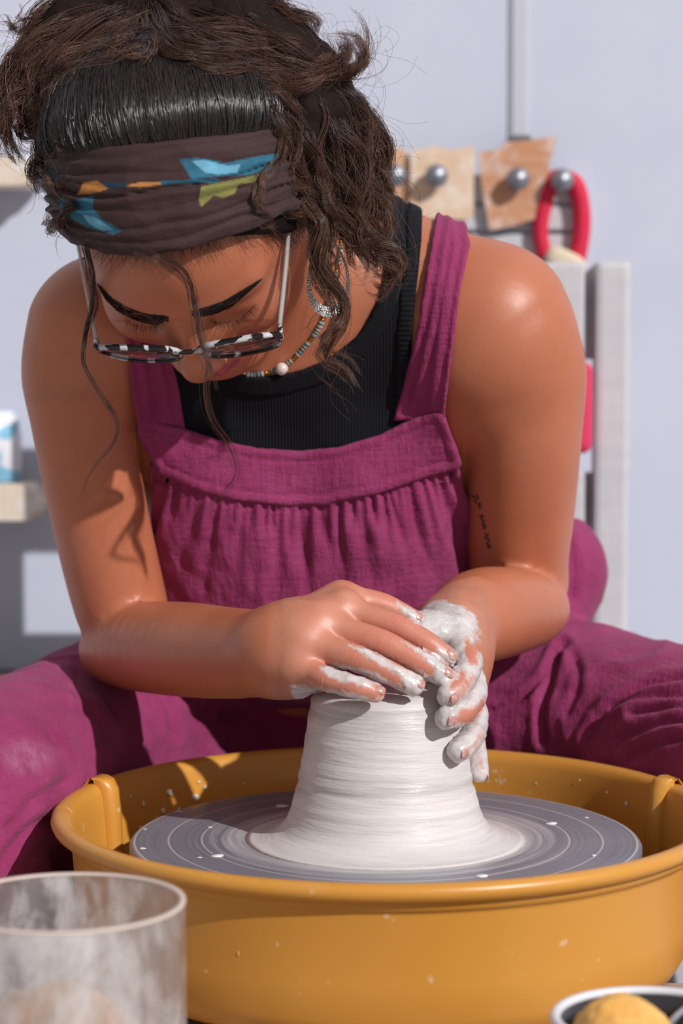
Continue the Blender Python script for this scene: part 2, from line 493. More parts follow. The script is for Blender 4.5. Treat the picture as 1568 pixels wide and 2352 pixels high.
def slab(name, poly_px, Y, thick, material, hole=None, bevel=0.002):
    """an outline cut from board of real thickness lying at depth Y, with a round hole"""
    bm = bmesh.new()
    pts = [at(x, y, Y) for x, y in poly_px]
    vs = [bm.verts.new((p[0], Y, p[2])) for p in pts]
    es = [bm.edges.new((vs[i], vs[(i + 1) % len(vs)])) for i in range(len(vs))]
    if hole:
        c = at(hole[0], hole[1], Y); hv = [bm.verts.new((c[0] + hole[2] * math.cos(a), Y, c[2] + hole[2] * math.sin(a))) for a in np.arange(16) * math.pi / 8]
        es += [bm.edges.new((hv[i], hv[(i + 1) % 16])) for i in range(16)]
    r = bmesh.ops.triangle_fill(bm, edges=es, use_beauty=True)
    fs = [f for f in r['geom'] if isinstance(f, bmesh.types.BMFace)]
    ex = bmesh.ops.extrude_face_region(bm, geom=fs)
    bmesh.ops.translate(bm, verts=[v for v in ex['geom'] if isinstance(v, bmesh.types.BMVert)], vec=(0, thick, 0))
    return link(name, bm_mesh(name, bm, False), material)
def smooth_poly(p, n=6):
    p = np.array(p, float); q = np.concatenate([p[-1:], p, p[:2]])
    out = []
    for i in range(len(p)):
        p0, p1, p2, p3 = q[i], q[i + 1], q[i + 2], q[i + 3] if i + 3 < len(q) else q[(i + 3) % len(q)]
        for t in np.linspace(0, 1, n, endpoint=False):
            out.append(0.5 * (2 * p1 + (p2 - p0) * t + (2 * p0 - 5 * p1 + 4 * p2 - p3) * t * t + (3 * p1 - p0 - 3 * p2 + p3) * t ** 3))
    return out
RIB_Y = RY - 0.012
M_RIB_A = m_wood('pale_plywood', (0.62, 0.42, 0.27), (0.74, 0.56, 0.42), (0.76, 0.66, 0.58))
M_RIB_B = m_wood('clay_stained_wood', (0.46, 0.20, 0.10), (0.60, 0.32, 0.19), (0.66, 0.50, 0.45))
M_RIB_C = m_wood('terracotta_stained_wood', (0.58, 0.30, 0.17), (0.70, 0.44, 0.29), (0.74, 0.58, 0.48))
o = slab('wooden_rib', [(944, 345), (965, 343), (985, 337), (1005, 336), (1025, 343), (1050, 343), (1082, 335), (1090, 342), (1087, 440), (1088, 490), (1074, 505), (940, 500)], RIB_Y, 0.007, M_RIB_A, (1000, 412, 0.009))
tag(o, 'pale wooden rib with a wavy top edge hanging on a peg', 'pottery tool', 'wooden ribs on the rack')
o = slab('wooden_rib', [(1097, 350), (1140, 344), (1163, 326), (1215, 322), (1278, 312), (1262, 380), (1252, 440), (1247, 497), (1190, 515), (1124, 529), (1110, 450)], RIB_Y, 0.007, M_RIB_B, (1185, 420, 0.009))
tag(o, 'clay-stained brown wooden rib with a flared corner beside the red loop', 'pottery tool', 'wooden ribs on the rack')
o = slab('wooden_rib', smooth_poly([(850, 360), (900, 342), (930, 345), (943, 375), (944, 430), (938, 480), (890, 490), (850, 470)], 4), RIB_Y + 0.008, 0.006, M_RIB_C, (905, 412, 0.009))
tag(o, 'reddish rounded wooden rib partly hidden by the curls', 'pottery tool', 'wooden ribs on the rack')
# red looped strap with a pale felt pad
rl = empty('red_loop', at(1290, 620, RIB_Y))
tag(rl, 'red padded loop with a cream pad hanging from a peg on the rack', 'hanging loop')
M_RED = mat('red_cloth', (0.60, 0.005, 0.045), 0.7); t_ = NT(M_RED); t_.bump(t_.noise(300, t_.coord(), 2), 0.3, 0.002)
loop = [(1252, 592), (1241, 545), (1243, 500), (1256, 450), (1270, 408), (1300, 405), (1322, 425), (1334, 470), (1336, 520), (1330, 570), (1320, 612)]
link('strap', tube_mesh('strap', [at(x, y, RIB_Y + 0.004) for x, y in loop], [0.0085] * 4 + [0.0075, 0.0072] + [0.0095] * 5, 14, 60), M_RED, rl)
pb = bmesh.new(); bmesh.ops.create_uvsphere(pb, u_segments=24, v_segments=14, radius=1)
pc = at(1298, 602, RIB_Y - 0.004)
for v in pb.verts:
    x, y, z = v.co; rr = 1 / max(1e-6, (abs(x) ** 3 + abs(z) ** 3 + abs(y) ** 3) ** (1 / 3)); x, y, z = x * rr, y * rr, z * rr
    ca, sa = math.cos(-0.45), math.sin(-0.45)
    X, Z = x * 0.0225, z * 0.0125
    v.co = (pc[0] + X * ca - Z * sa, pc[1] + y * 0.009, pc[2] + X * sa + Z * ca)
link('pad', bm_mesh('pad', pb), mat('cream_felt', (0.66, 0.56, 0.42), 0.9), rl)

# ------------------------------------------------------------------ white chair the potter sits on
CY = 0.66
ch = empty('chair', (0.05, 0.5, 0))
tag(ch, 'white painted wooden chair with a tall post behind the potter', 'chair')
def chair_part(name, lo, hi, bev=0.004): return link(name, box_mesh(name, lo, hi, bev), M_WHITEWOOD, ch)
pa, pb_ = at(1362, 1450, CY), at(1450, 600, CY)
POST_W = pb_[0] - pa[0]; TOPZ = pb_[2]; PX0 = pa[0]; LX0 = -0.150
chair_part('back_post', (PX0, CY, 0), (PX0 + POST_W, CY + 0.035, TOPZ), 0.006)
chair_part('back_post', (LX0 - POST_W, CY, 0), (LX0, CY + 0.035, TOPZ), 0.006)
for (y0, y1) in ((602, 832), (1082, 1292)):
    z0, z1 = at(0, y1, CY)[2], at(0, y0, CY)[2]
    chair_part('back_board', (LX0 + 0.004, CY + 0.008, z0), (at(1346, y0, CY)[0], CY + 0.026, z1))
for (y0, y1) in ((608, 826), (1088, 1286)):
    z0, z1 = at(0, y1, CY)[2], at(0, y0, CY)[2]
    chair_part('back_rail', (LX0 - 0.002, CY + 0.026, z0), (PX0 + 0.01, CY + 0.034, z1), 0.002)
chair_part('seat', (LX0 - POST_W, 0.25, 0.375), (PX0 + POST_W, CY, 0.404), 0.006)
for x in (LX0 - POST_W, PX0):
    chair_part('front_leg', (x, 0.26, 0), (x + POST_W, 0.30, 0.375))
    chair_part('side_rail', (x + 0.006, 0.30, 0.2), (x + POST_W - 0.006, CY, 0.235))
cz0, cz1 = at(0, 1040, CY)[2], at(0, 830, CY)[2]
cb = box_mesh('back_cushion', (0.05, CY - 0.026, cz0), (at(1356, 900, CY)[0], CY + 0.0055, cz1), 0.012, 4)
for p in cb.polygons: p.use_smooth = True
o = link('back_cushion', cb, mat('pinkish_red_cloth', (0.62, 0.03, 0.10), 0.8)); tag(o, 'pinkish red cushion tied across the chair back', 'cushion')

# ------------------------------------------------------------------ shelves at the left
def plank(px_end, py0, py1, y0, seed):
    r = np.random.default_rng(seed); a = at(px_end, py1, y0); b = at(px_end, py0, y0)
    bm = bmesh.new(); bmesh.ops.create_cube(bm, size=1)
    bmesh.ops.subdivide_edges(bm, edges=list(bm.edges), cuts=5, use_grid_fill=True)
    lo = Vector((-1.3, y0, a[2])); hi = Vector((a[0], WALL_Y, b[2]))
    for v in bm.verts:
        v.co = Vector([lo[i] + (v.co[i] + 0.5) * (hi[i] - lo[i]) for i in range(3)])
        if v.co.x > hi.x - 0.01: v.co.x += float(r.normal(0, 0.004)) - 0.014 * abs((v.co.z - a[2]) / (b[2] - a[2]) - 0.5) * 2
        v.co.z += float(r.normal(0, 0.0012))
    return bm_mesh('shelf_board', bm, False)
sh = empty('wall_shelf', (-0.8, WALL_Y, 0.4)); tag(sh, 'rough plank wall shelves at the left edge', 'shelf')
link('shelf_board', plank(88, 358, 424, WALL_Y - 0.08, 3), M_PLANK, sh)
link('shelf_board', plank(92, 1112, 1196, WALL_Y - 0.08, 5), M_PLANK, sh)
bx_ = at(40, 0, WALL_Y - 0.1)[0]
link('bracket', box_mesh('bracket', (-0.47, WALL_Y - 0.06, at(0, 500, WALL_Y)[2]), (-0.445, WALL_Y, at(0, 424, WALL_Y)[2]), 0.003), M_DARKSTEEL, sh)
link('upright', box_mesh('upright', (-0.60, WALL_Y - 0.066, 0), (-0.55, WALL_Y, 1.4), 0.003), M_WHITEWOOD, sh)
# glazed white jar with blue brush marks on the lower shelf
jz = at(0, 1112, WALL_Y - 0.08)[2]
def m_jar():
    m = mat('white_glaze_with_blue', (0.75, 0.75, 0.78), 0.35); t = NT(m)
    n = t.ramp(t.noise(16, t.coord((1, 1, 1.6)), 2, 0.5, 0.6), [(0.56, (0, 0, 0)), (0.6, (1, 1, 1))])
    t.color(t.mix(n, (0.70, 0.70, 0.74), (0.20, 0.45, 0.62))); return m
jc = at(-22, 1112, WALL_Y - 0.042)
o = link('jar', lathe_mesh('jar', [(0, 0), (0.03, 0), (0.034, 0.004), (0.0345, 0.05), (0.032, 0.068), (0.026, 0.074), (0.0255, 0.078), (0.022, 0.078), (0.024, 0.07), (0.03, 0.06), (0.031, 0.006), (0, 0.005)], 40, center=(jc[0], jc[1], jz)), m_jar())
tag(o, 'white jar with blue brush marks on the lower shelf', 'jar')
# low black crate with a yellow bottle in it, behind the knee
kc = at(60, 1600, 0.72)
ct = empty('black_crate', (kc[0] - 0.08, 0.72, 0)); tag(ct, 'black box standing behind the knee at the left', 'box')
M_BLACK = mat('black_plastic', (0.015, 0.015, 0.018), 0.5)
zt = at(0, 1568, 0.72)[2]
link('box_body', box_mesh('box_body', (-0.535, 0.72, 0.0), (kc[0] + 0.10, 0.82, zt - 0.012), 0.005), M_BLACK, ct)
link('lid', box_mesh('lid', (-0.541, 0.714, zt - 0.012), (kc[0] + 0.106, 0.826, zt), 0.004), M_BLACK, ct)
yc = at(-4, 1592, 0.66)
o = link('yellow_bottle', None)
bpy.data.objects.remove(o)
yb = lathe_mesh('yellow_bottle', [(0, 0), (0.016, 0), (0.0175, 0.002), (0.0178, 0.30), (0.0178, yc[2] + 0.004), (0.015, yc[2] + 0.013), (0.008, yc[2] + 0.017), (0, yc[2] + 0.018)], 28, center=(yc[0], 0.66, 0))
o = link('yellow_post', yb, mat('yellow_plastic', (0.62, 0.30, 0.03), 0.5)); tag(o, 'round-topped yellow post at the left edge beside the black box', 'post')
# ================================================================== wheel, pan, clay, cup, bowl
WX = 0.0306; WZ = 0.490; DECK = 0.402
pw = empty('potters_wheel', (WX, -0.1, 0)); tag(pw, 'potters wheel with a round metal head under the clay', 'potters wheel')
M_DECK = m_wood('brown_board', (0.30, 0.19, 0.12), (0.42, 0.29, 0.19), (0.5, 0.42, 0.36))
link('deck', box_mesh('deck', (-0.225, -0.47, DECK - 0.025), (0.285, -0.05, DECK), 0.004), M_DECK, pw)
link('deck', box_mesh('deck', (-0.150, -0.05, DECK - 0.025), (0.21, 0.17, DECK), 0.004), M_DECK, pw)
link('motor_housing', box_mesh('motor_housing', (-0.13, -0.16, 0.14), (0.19, 0.14, DECK - 0.025), 0.012), M_BLACK, pw)
for sx in (-0.13, 0.19):
    for sy in (-0.43, 0.13):
        link('leg', tube_mesh('leg', [(sx, sy, 0), (sx, sy, DECK - 0.025)], 0.014, 12), M_DARKSTEEL, pw)
link('shaft', tube_mesh('shaft', [(WX, 0, DECK), (WX, 0, WZ - 0.012)], 0.016, 20), M_STEEL, pw)
# wheel head: brushed metal under slip
def m_head():
    m = mat('wheel_head_metal', (0.42, 0.42, 0.45), 0.45, 0.5); t = NT(m)
    tc = t.coord()
    sep = t.n('ShaderNodeSeparateXYZ', {'Vector': tc})
    r = t.math('SQRT', t.math('ADD', t.math('MULTIPLY', sep.outputs[0], sep.outputs[0]), t.math('MULTIPLY', sep.outputs[1], sep.outputs[1])))
    comb = t.n('ShaderNodeCombineXYZ', {'X': t.math('MULTIPLY', r, 1.0)})
    ang = t.math('ARCTAN2', sep.outputs[1], sep.outputs[0])
    comb2 = t.n('ShaderNodeCombineXYZ', {'X': t.math('MULTIPLY', r, 1.0), 'Y': t.math('MULTIPLY', ang, 0.004)})
    rings = t.noise(420, comb.outputs[0], 3, 0.7)
    smear = t.noise(160, comb2.outputs[0], 4, 0.6)
    # slip thins outwards
    slip = t.math('ADD', t.math('MULTIPLY', t.math('SUBTRACT', 0.124, r), 30.0), t.math('MULTIPLY', t.math('SUBTRACT', smear, 0.5), 2.6), clamp=True)
    # three turned guide rings filled with dry slip
    line = None
    for rr in (0.151, 0.1545 + 0.02, 0.128):
        g = t.math('LESS_THAN', t.math('ABSOLUTE', t.math('SUBTRACT', r, rr)), 0.0007)
        line = g if line is None else t.math('MAXIMUM', line, g)
    blot = t.ramp(t.noise(11, tc, 5, 0.6), [(0.45, (0, 0, 0)), (0.7, (1, 1, 1))])
    metal = t.ramp(rings, [(0.3, (0.20, 0.205, 0.25)), (0.7, (0.33, 0.335, 0.39))])
    metal = t.mix(t.math('MULTIPLY', blot, 0.35), metal, (0.42, 0.41, 0.43))
    wet = t.ramp(rings, [(0.30, (0.28, 0.28, 0.34)), (0.46, (0.50, 0.475, 0.495)), (0.60, (0.60, 0.56, 0.56))])
    near_ = t.n('ShaderNodeMapRange', {'Value': t.math('ADD', r, t.math('MULTIPLY', t.math('SUBTRACT', smear, 0.5), 0.03)), 'From Min': 0.124, 'From Max': 0.096, 'To Min': 0.0, 'To Max': 0.85})
    wet = t.mix(near_.outputs[0], wet, (0.535, 0.49, 0.48))
    col = t.mix(slip, metal, wet)
    col = t.mix(t.math('MULTIPLY', line, 0.8), col, (0.70, 0.66, 0.65))
    t.color(col)
    t.set('Metallic', t.math('MULTIPLY', t.math('SUBTRACT', 1.0, slip), 0.45))
    t.bump(rings, 0.12, 0.001); return m
hm = lathe_mesh('wheel_head', [(0, -0.012), (0.172, -0.012), (0.1765, -0.010), (0.178, -0.006), (0.178, -0.0025), (0.1765, -0.0004), (0.1745, 0), (0.16, 0), (0.14, 0.0), (0.12, 0), (0.09, 0), (0.05, 0), (0, 0)], 128)
o = link('wheel_head', hm, m_head(), pw); o.matrix_parent_inverse = Matrix.Identity(4); o.location = Vector((WX, 0, WZ)) - pw.location
for a in (0.35, 2.2, 3.6, 5.2):
    bp = lathe_mesh('bat_pin', [(0, 0), (0.0045, 0), (0.0045, 0.0004), (0.0, 0.0006)], 14, center=(WX + 0.1275 * math.cos(a), 0.1275 * math.sin(a), WZ))
    link('bat_pin_hole', bp, mat('slip_dry', (0.74, 0.70, 0.69), 0.8), pw)

# splash pan ------------------------------------------------------
def m_pan():
    m = mat('ochre_plastic', (0.60, 0.27, 0.04), 0.42); t = NT(m)
    n = t.noise(5, t.coord(), 4)
    base = t.ramp(n, [(0.3, (0.56, 0.245, 0.036)), (0.7, (0.62, 0.29, 0.05))])
    dust = t.ramp(t.noise(9, t.coord((1, 1, 0.7)), 6, 0.6, 0.3), [(0.56, (0, 0, 0)), (0.78, (1, 1, 1))])
    spk = t.ramp(t.noise(70, t.coord(), 3, 0.5), [(0.70, (0, 0, 0)), (0.74, (1, 1, 1))])
    c = t.mix(t.math('MULTIPLY', dust, 0.16), base, (0.70, 0.52, 0.40)); c = t.mix(t.math('MULTIPLY', spk, 0.35), c, (0.78, 0.66, 0.55))
    t.color(c); t.set('Roughness', t.ramp(dust, [(0, (0.36, 0.36, 0.36)), (1, (0.6, 0.6, 0.6))])); t.bump(t.noise(120, t.coord(), 3), 0.04, 0.001); return m
M_PAN = m_pan()
RIMZ = 0.513
sp = empty('splash_pan', (WX, 0, DECK)); tag(sp, 'ochre yellow plastic splash pan around the wheel head', 'splash pan')
prof = [(0.03, DECK + 0.006), (0.03, DECK), (0.165, DECK), (0.190, DECK + 0.002), (0.203, DECK + 0.009), (0.2105, DECK + 0.022), (0.2140, DECK + 0.045), (0.2175, RIMZ - 0.022),
        (0.2185, RIMZ - 0.019), (0.2215, RIMZ - 0.0175), (0.2225, RIMZ - 0.014), (0.2225, RIMZ - 0.0125), (0.2262, RIMZ - 0.012), (0.2300, RIMZ - 0.0095), (0.2316, RIMZ - 0.006), (0.2308, RIMZ - 0.0025), (0.2280, RIMZ - 0.0004),
        (0.2245, RIMZ), (0.2205, RIMZ - 0.0014), (0.2178, RIMZ - 0.0045), (0.2165, RIMZ - 0.009), (0.2150, RIMZ - 0.02), (0.2115, DECK + 0.045), (0.2075, DECK + 0.024), (0.200, DECK + 0.012), (0.188, DECK + 0.006)]
pm = lathe_mesh('basin', prof, 192, close=True, center=(WX, 0, 0))
link('basin', pm, M_PAN, sp)
# upright joint ribs where the two halves of the pan meet
def joint(px, py):
    p = at(px, py, 0.08); ang = math.atan2(0.08, p[0] - WX)
    bm = bmesh.new()
    prof2 = [(-0.0085, 0), (-0.0085, 0.006), (-0.005, 0.0095), (0.0, 0.0105), (0.005, 0.0095), (0.0085, 0.006), (0.0085, 0)]
    zs = [(DECK + 0.02, 0.207, 0.8), (DECK + 0.05, 0.2125, 0.9), (RIMZ - 0.02, 0.2155, 1), (RIMZ - 0.004, 0.218, 1.05), (RIMZ + 0.0025, 0.2205, 1.0), (RIMZ + 0.0042, 0.224, 0.9)]
    rows = []
    for z, r, s in zs:
        row = []
        for (u, v) in prof2:
            rad = r + 0.004 - v * 1.25 * s
            if z > RIMZ: rad = r + 0.003 - v * 1.1
            row.append(bm.verts.new((WX + rad * math.cos(ang) - u * math.sin(ang), rad * math.sin(ang) + u * math.cos(ang), z - (0 if z <= RIMZ else 0.0))))
        rows.append(row)
    # cap running out over the lip
    for r, z in ((0.2275, RIMZ + 0.0035), (0.2325, RIMZ - 0.003), (0.233, RIMZ - 0.009)):
        row = []
        for (u, v) in prof2:
            row.append(bm.verts.new((WX + (r - v * 0.25) * math.cos(ang) - u * math.sin(ang), (r - v * 0.25) * math.sin(ang) + u * math.cos(ang), z + v * 0.12)))
        rows.append(row)
    for i in range(len(rows) - 1):
        for j in range(6): bm.faces.new((rows[i][j], rows[i][j + 1], rows[i + 1][j + 1], rows[i + 1][j]))
    bmesh.ops.subdivide_edges(bm, edges=list(bm.edges), cuts=1, use_grid_fill=True, smooth=0.3)
    link('joint_rib', bm_mesh('joint_rib', bm), M_PAN, sp)
joint(222, 1790); joint(1556, 1800)
# dried splashes of clay on the pan and the head
M_SPLASH = mat('dry_splash', (0.70, 0.62, 0.56), 0.8)
def splash(P, N, r, seed):
    r_ = np.random.default_rng(seed); bm = bmesh.new()
    bmesh.ops.create_icosphere(bm, subdivisions=2, radius=1)
    N = Vector(N).normalized(); q = N.to_track_quat('Z', 'Y')
    k = r_.uniform(0.75, 1.3)
    for v in bm.verts:
        a = math.atan2(v.co.y, v.co.x); s = 1 + 0.18 * math.sin(2 * a + k * 9) + 0.12 * math.sin(3 * a + k * 5)
        v.co = q @ Vector((v.co.x * r * s * k, v.co.y * r * s / k, v.co.z * r * 0.22)) + Vector(P)
    return bm_mesh('clay_splash', bm)
spl = [(390, 1820, 3), (450, 1832, 3.2), (472, 1808, 1.8), (330, 1846, 2), (410, 1858, 1.6), (375, 1862, 2.4), (457, 1796, 1.1), (300, 1830, 1.2), (1437, 1846, 1.9), (1392, 1820, 0.9), (1230, 1800, 0.8), (560, 1800, 1.0), (1330, 1792, 0.9)]
for i, (x, y, r) in enumerate(spl):
    # march the ray into the inner wall of the pan
    p = None
    for Y in np.linspace(-0.2, 0.24, 900):
        q = at(x, y, Y); rad = math.hypot(q[0] - WX, q[1])
        if q[2] < RIMZ - 0.003 and q[1] > 0 and rad >= 0.2111 + 0.0035 * (q[2] - DECK - 0.045) / 0.05: p = q; break
    if p is not None: link('clay_splash', splash(p, (WX - p[0], -p[1], 0.05), r * 0.001, i), M_SPLASH, sp)
for i, (a, rr, r) in enumerate([(3.35, 0.170, 2.2), (3.6, 0.14, 1.6), (2.9, 0.128, 1.8), (5.9, 0.150, 2.0), (5.3, 0.153, 1.8), (4.5, 0.15, 1.5), (0.4, 0.16, 1.7), (3.0, 0.172, 1.4)]):
    link('clay_splash', splash((WX + rr * math.cos(a), rr * math.sin(a), WZ + 0.0002), (0, 0, 1), r * 0.001, 50 + i), M_SPLASH, pw)

for px_, py_, ln in ((505, 2118, 2.2), (547, 2190, 1.4), (632, 2178, 2.6), (515, 2155, 1.2)):
    for Y in np.linspace(-0.24, 0.0, 600):
        q = at(px_, py_, Y)
        if math.hypot(q[0] - WX, q[1]) <= 0.2150: break
    N_ = Vector((q[0] - WX, q[1], 0)).normalized(); bm = bmesh.new(); bmesh.ops.create_icosphere(bm, subdivisions=2, radius=1); T_ = Vector((0, 0, 1)).cross(N_)
    for v in bm.verts: v.co = Vector(q) + T_ * v.co.x * 0.0011 * (1.0 if v.co.z < 0 else 0.6) + N_ * v.co.y * 0.0009 + Vector((0, 0, v.co.z * 0.0014 * ln))
    link('drip', bm_mesh('drip', bm), M_PAN, sp)
# clay ------------------------------------------------------------
def clay_radius(z):
    h = (z - WZ)
    return np.interp(h, [0, 0.001, 0.004, 0.008, 0.014, 0.022, 0.035, 0.05, 0.065, 0.08, 0.092, 0.098, 0.102, 0.105], [0.098, 0.090, 0.080, 0.073, 0.0688, 0.0658, 0.0622, 0.0592, 0.0567, 0.0545, 0.0530, 0.0518, 0.0485, 0.042])
CLAY_TOP = WZ + 0.106
def m_clay():
    m = mat('wet_stoneware_clay', (0.62, 0.57, 0.555), 0.42); t = NT(m)
    tc = t.coord(); sep = t.n('ShaderNodeSeparateXYZ', {'Vector': tc})
    ang = t.math('ARCTAN2', sep.outputs[1], sep.outputs[0])
    zz = t.math('ADD', sep.outputs[2], t.math('MULTIPLY', ang, 0.0016))
    cv = t.n('ShaderNodeCombineXYZ', {'X': zz, 'Y': t.math('MULTIPLY', ang, 0.0035)})
    lines = t.noise(330, cv.outputs[0], 4, 0.7)
    broad = t.noise(55, cv.outputs[0], 3, 0.6)
    c = t.ramp(t.math('ADD', t.math('MULTIPLY', lines, 0.5), t.math('MULTIPLY', broad, 0.5)), [(0.34, (0.46, 0.42, 0.415)), (0.5, (0.60, 0.555, 0.55)), (0.66, (0.68, 0.64, 0.635))])
    t.color(c); t.set('Roughness', t.ramp(broad, [(0.35, (0.34, 0.34, 0.34)), (0.65, (0.6, 0.6, 0.6))]))
    h = t.math('ADD', t.math('MULTIPLY', lines, 1.0), t.math('MULTIPLY', broad, 1.6)); t.bump(h, 0.6, 0.0016); return m
zs = np.concatenate([[0, 0.0006, 0.001, 0.002, 0.003, 0.004, 0.006], np.linspace(0.008, 0.098, 70), [0.1, 0.102, 0.1035, 0.105]])
cp = [(float(clay_radius(WZ + z)), float(z)) for z in zs]
r_ = np.random.default_rng(11); gro = catmull(r_.normal(0, 1, (24, 1)), len(cp))[:, 0]
cp = [(r + (0.00035 * g if 0.012 < z < 0.1 else 0), z) for (r, z), g in zip(cp, gro)]
cp = [(0, 0)] + cp + [(0.032, 0.1058), (0.015, 0.1062), (0, 0.1062)]
o = link('clay_cone', lathe_mesh('clay_cone', cp, 160), m_clay()); o.location = (WX, 0, WZ)
tag(o, 'centred cone of wet grey-white clay spinning on the wheel head', 'clay')

# translucent beaker --------------------------------------------
CUP = np.array([-0.147, -0.36]); CR = 0.0638; CTOP = 0.537
cu = empty('plastic_beaker', (CUP[0], CUP[1], DECK)); tag(cu, 'clear plastic beaker smeared with dried clay at front left', 'beaker')
def m_cup():
    m = mat('smeared_clear_plastic', (0.72, 0.69, 0.69), 0.4); t = NT(m)
    m.node_tree.nodes['Principled BSDF'].inputs['Specular IOR Level'].default_value = 0.4
    tc = t.coord((1, 1, 0.45)); fine = t.noise(95, t.coord((1, 1, 0.55)), 5, 0.7, 0.4); big = t.noise(24, tc, 4, 0.6, 0.5)
    brown = t.ramp(t.noise(17, tc, 4), [(0.5, (0, 0, 0)), (0.7, (1, 1, 1))])
    t.color(t.mix(t.math('MULTIPLY', brown, 0.5), (0.74, 0.715, 0.72), (0.58, 0.48, 0.42)))
    sepc = t.n('ShaderNodeSeparateXYZ', {'Vector': t.coord()})
    cover = t.math('ADD', t.math('MULTIPLY', t.math('SUBTRACT', fine, 0.5), 1.9), t.math('ADD', t.math('ADD', t.math('MULTIPLY', t.math('SUBTRACT', big, 0.5), 3.2), t.math('MULTIPLY', sepc.outputs[1], -3.2)), 0.22), clamp=True)  # clay smears; extra cover on the front side imitates sunlight on the near wall
    cover = t.math('ADD', t.math('MULTIPLY', cover, 0.68), 0.10)
    tr = t.n('ShaderNodeBsdfTransparent', {'Color': (0.93, 0.92, 0.92, 1)}); tl = t.n('ShaderNodeBsdfTranslucent', {'Color': (0.80, 0.76, 0.74, 1)})
    gl = t.n('ShaderNodeBsdfGlossy', {'Roughness': 0.12, 'Color': (1, 1, 1, 1)})
    clr = t.n('ShaderNodeMixShader', {0: 0.06}); t.l(tr.outputs[0], clr.inputs[1]); t.l(gl.outputs[0], clr.inputs[2])
    dif = t.n('ShaderNodeMixShader', {0: 0.35}); t.l(t.b.outputs[0], dif.inputs[1]); t.l(tl.outputs[0], dif.inputs[2])
    mx = t.n('ShaderNodeMixShader', {0: cover}); t.l(clr.outputs[0], mx.inputs[1]); t.l(dif.outputs[0], mx.inputs[2])
    t.l(mx.outputs[0], t.out.inputs['Surface']); return m
cz = CTOP - DECK
o = link('beaker_wall', lathe_mesh('beaker_wall', [(0, 0), (CR - 0.004, 0), (CR - 0.001, 0.003), (CR, 0.01), (CR, cz - 0.001), (CR - 0.0008, cz), (CR - 0.0022, cz), (CR - 0.003, cz - 0.001), (CR - 0.003, 0.011), (CR - 0.006, 0.006), (0, 0.005)], 96), m_cup(), cu)
o.matrix_parent_inverse = Matrix.Identity(4); o.location = (0, 0, 0)
o = link('rim', lathe_mesh('rim', [(CR + 0.0002, cz - 0.0012), (CR + 0.0002, cz + 0.0002), (CR - 0.0032, cz + 0.0002), (CR - 0.0032, cz - 0.0012)], 96, close=True), mat('clay_dusted_edge', (0.66, 0.55, 0.49), 0.6), cu)
o.matrix_parent_inverse = Matrix.Identity(4); o.location = (0, 0, 0)
def m_sponge(name, a, b):
    m = mat(name, a, 0.95); t = NT(m)
    t.color(t.ramp(t.noise(40, t.coord(), 5), [(0.35, a), (0.7, b)])); v = t.n('ShaderNodeTexVoronoi', {'Scale': 420.0}); t.bump(v.outputs['Distance'], 0.3, 0.0015); return m
def sponge(name, c, r, sq, m, seed):
    bm = bmesh.new(); bmesh.ops.create_icosphere(bm, subdivisions=5, radius=1)
    P = np.array([v.co[:] for v in bm.verts]); d = 1 + 0.05 * vnoise(P, 2.2, seed) + 0.03 * vnoise(P, 9, seed + 1) + 0.012 * vnoise(P, 30, seed + 2)
    for v, k in zip(bm.verts, d): v.co = Vector((v.co.x * r[0] * k, v.co.y * r[1] * k, v.co.z * r[2] * k)) + Vector(c)
    return link(name, bm_mesh(name, bm), m)
M_SP = m_sponge('orange_sponge', (0.72, 0.32, 0.09), (0.80, 0.45, 0.17))
o = sponge('sponge', (CUP[0] - 0.004, CUP[1] - 0.014, DECK + 0.050), (0.044, 0.042, 0.044), 1, M_SP, 3); tag(o, 'orange sponge seen through the smeared beaker', 'sponge')

# bowl with sponge ------------------------------------------------
BC = at(1502, 2338, -0.35); BR = 0.0545; BH = BC[2] - DECK
bo = empty('bowl', (BC[0], -0.35, DECK)); tag(bo, 'dark bowl with a thick white rim at front right', 'bowl')
M_BOWL = mat('dark_wet_bowl', (0.03, 0.028, 0.034), 0.25); M_BRIM = mat('white_enamel', (0.72, 0.72, 0.76), 0.3)
o = link('bowl_body', lathe_mesh('bowl_body', [(0, 0), (0.034, 0), (0.038, 0.003), (0.046, BH * 0.4), (BR - 0.002, BH * 0.85), (BR, BH - 0.002), (BR - 0.004, BH - 0.002), (BR - 0.006, BH * 0.85), (0.042, BH * 0.4), (0.034, 0.006), (0, 0.005)], 72), M_BOWL, bo)
o.matrix_parent_inverse = Matrix.Identity(4)
a = np.linspace(0, 2 * math.pi, 13)[:-1]
o = link('rim', lathe_mesh('rim', [(BR - 0.0012 + 0.0030 * math.cos(t), BH - 0.001 + 0.0026 * math.sin(t)) for t in a], 96, close=True), M_BRIM, bo); o.matrix_parent_inverse = Matrix.Identity(4)
M_SP2 = m_sponge('yellow_sponge', (0.80, 0.40, 0.09), (0.88, 0.54, 0.18))
sc_ = at(1425, 2345, -0.352)
o = sponge('sponge', (sc_[0], -0.352, BC[2] - 0.0165), (0.0285, 0.027, 0.029), 1, M_SP2, 9); tag(o, 'round yellow-orange sponge sitting in the dark bowl', 'sponge')
o = link('needle_tool', tube_mesh('needle_tool', [at(1500, 2420, -0.36), at(1545, 2345, -0.345), at(1600, 2300, -0.31), at(1640, 2270, -0.285)], [0.0022, 0.0022, 0.002, 0.0016], 10, 24), M_STEEL); tag(o, 'thin steel tool leaning in the bowl with the sponge', 'pottery tool')
# ================================================================== the potter
person = empty('person', (-0.035, 0.42, 0.0))
tag(person, 'person in plum overalls and black tank top bending over the wheel, hands on clay', 'person')

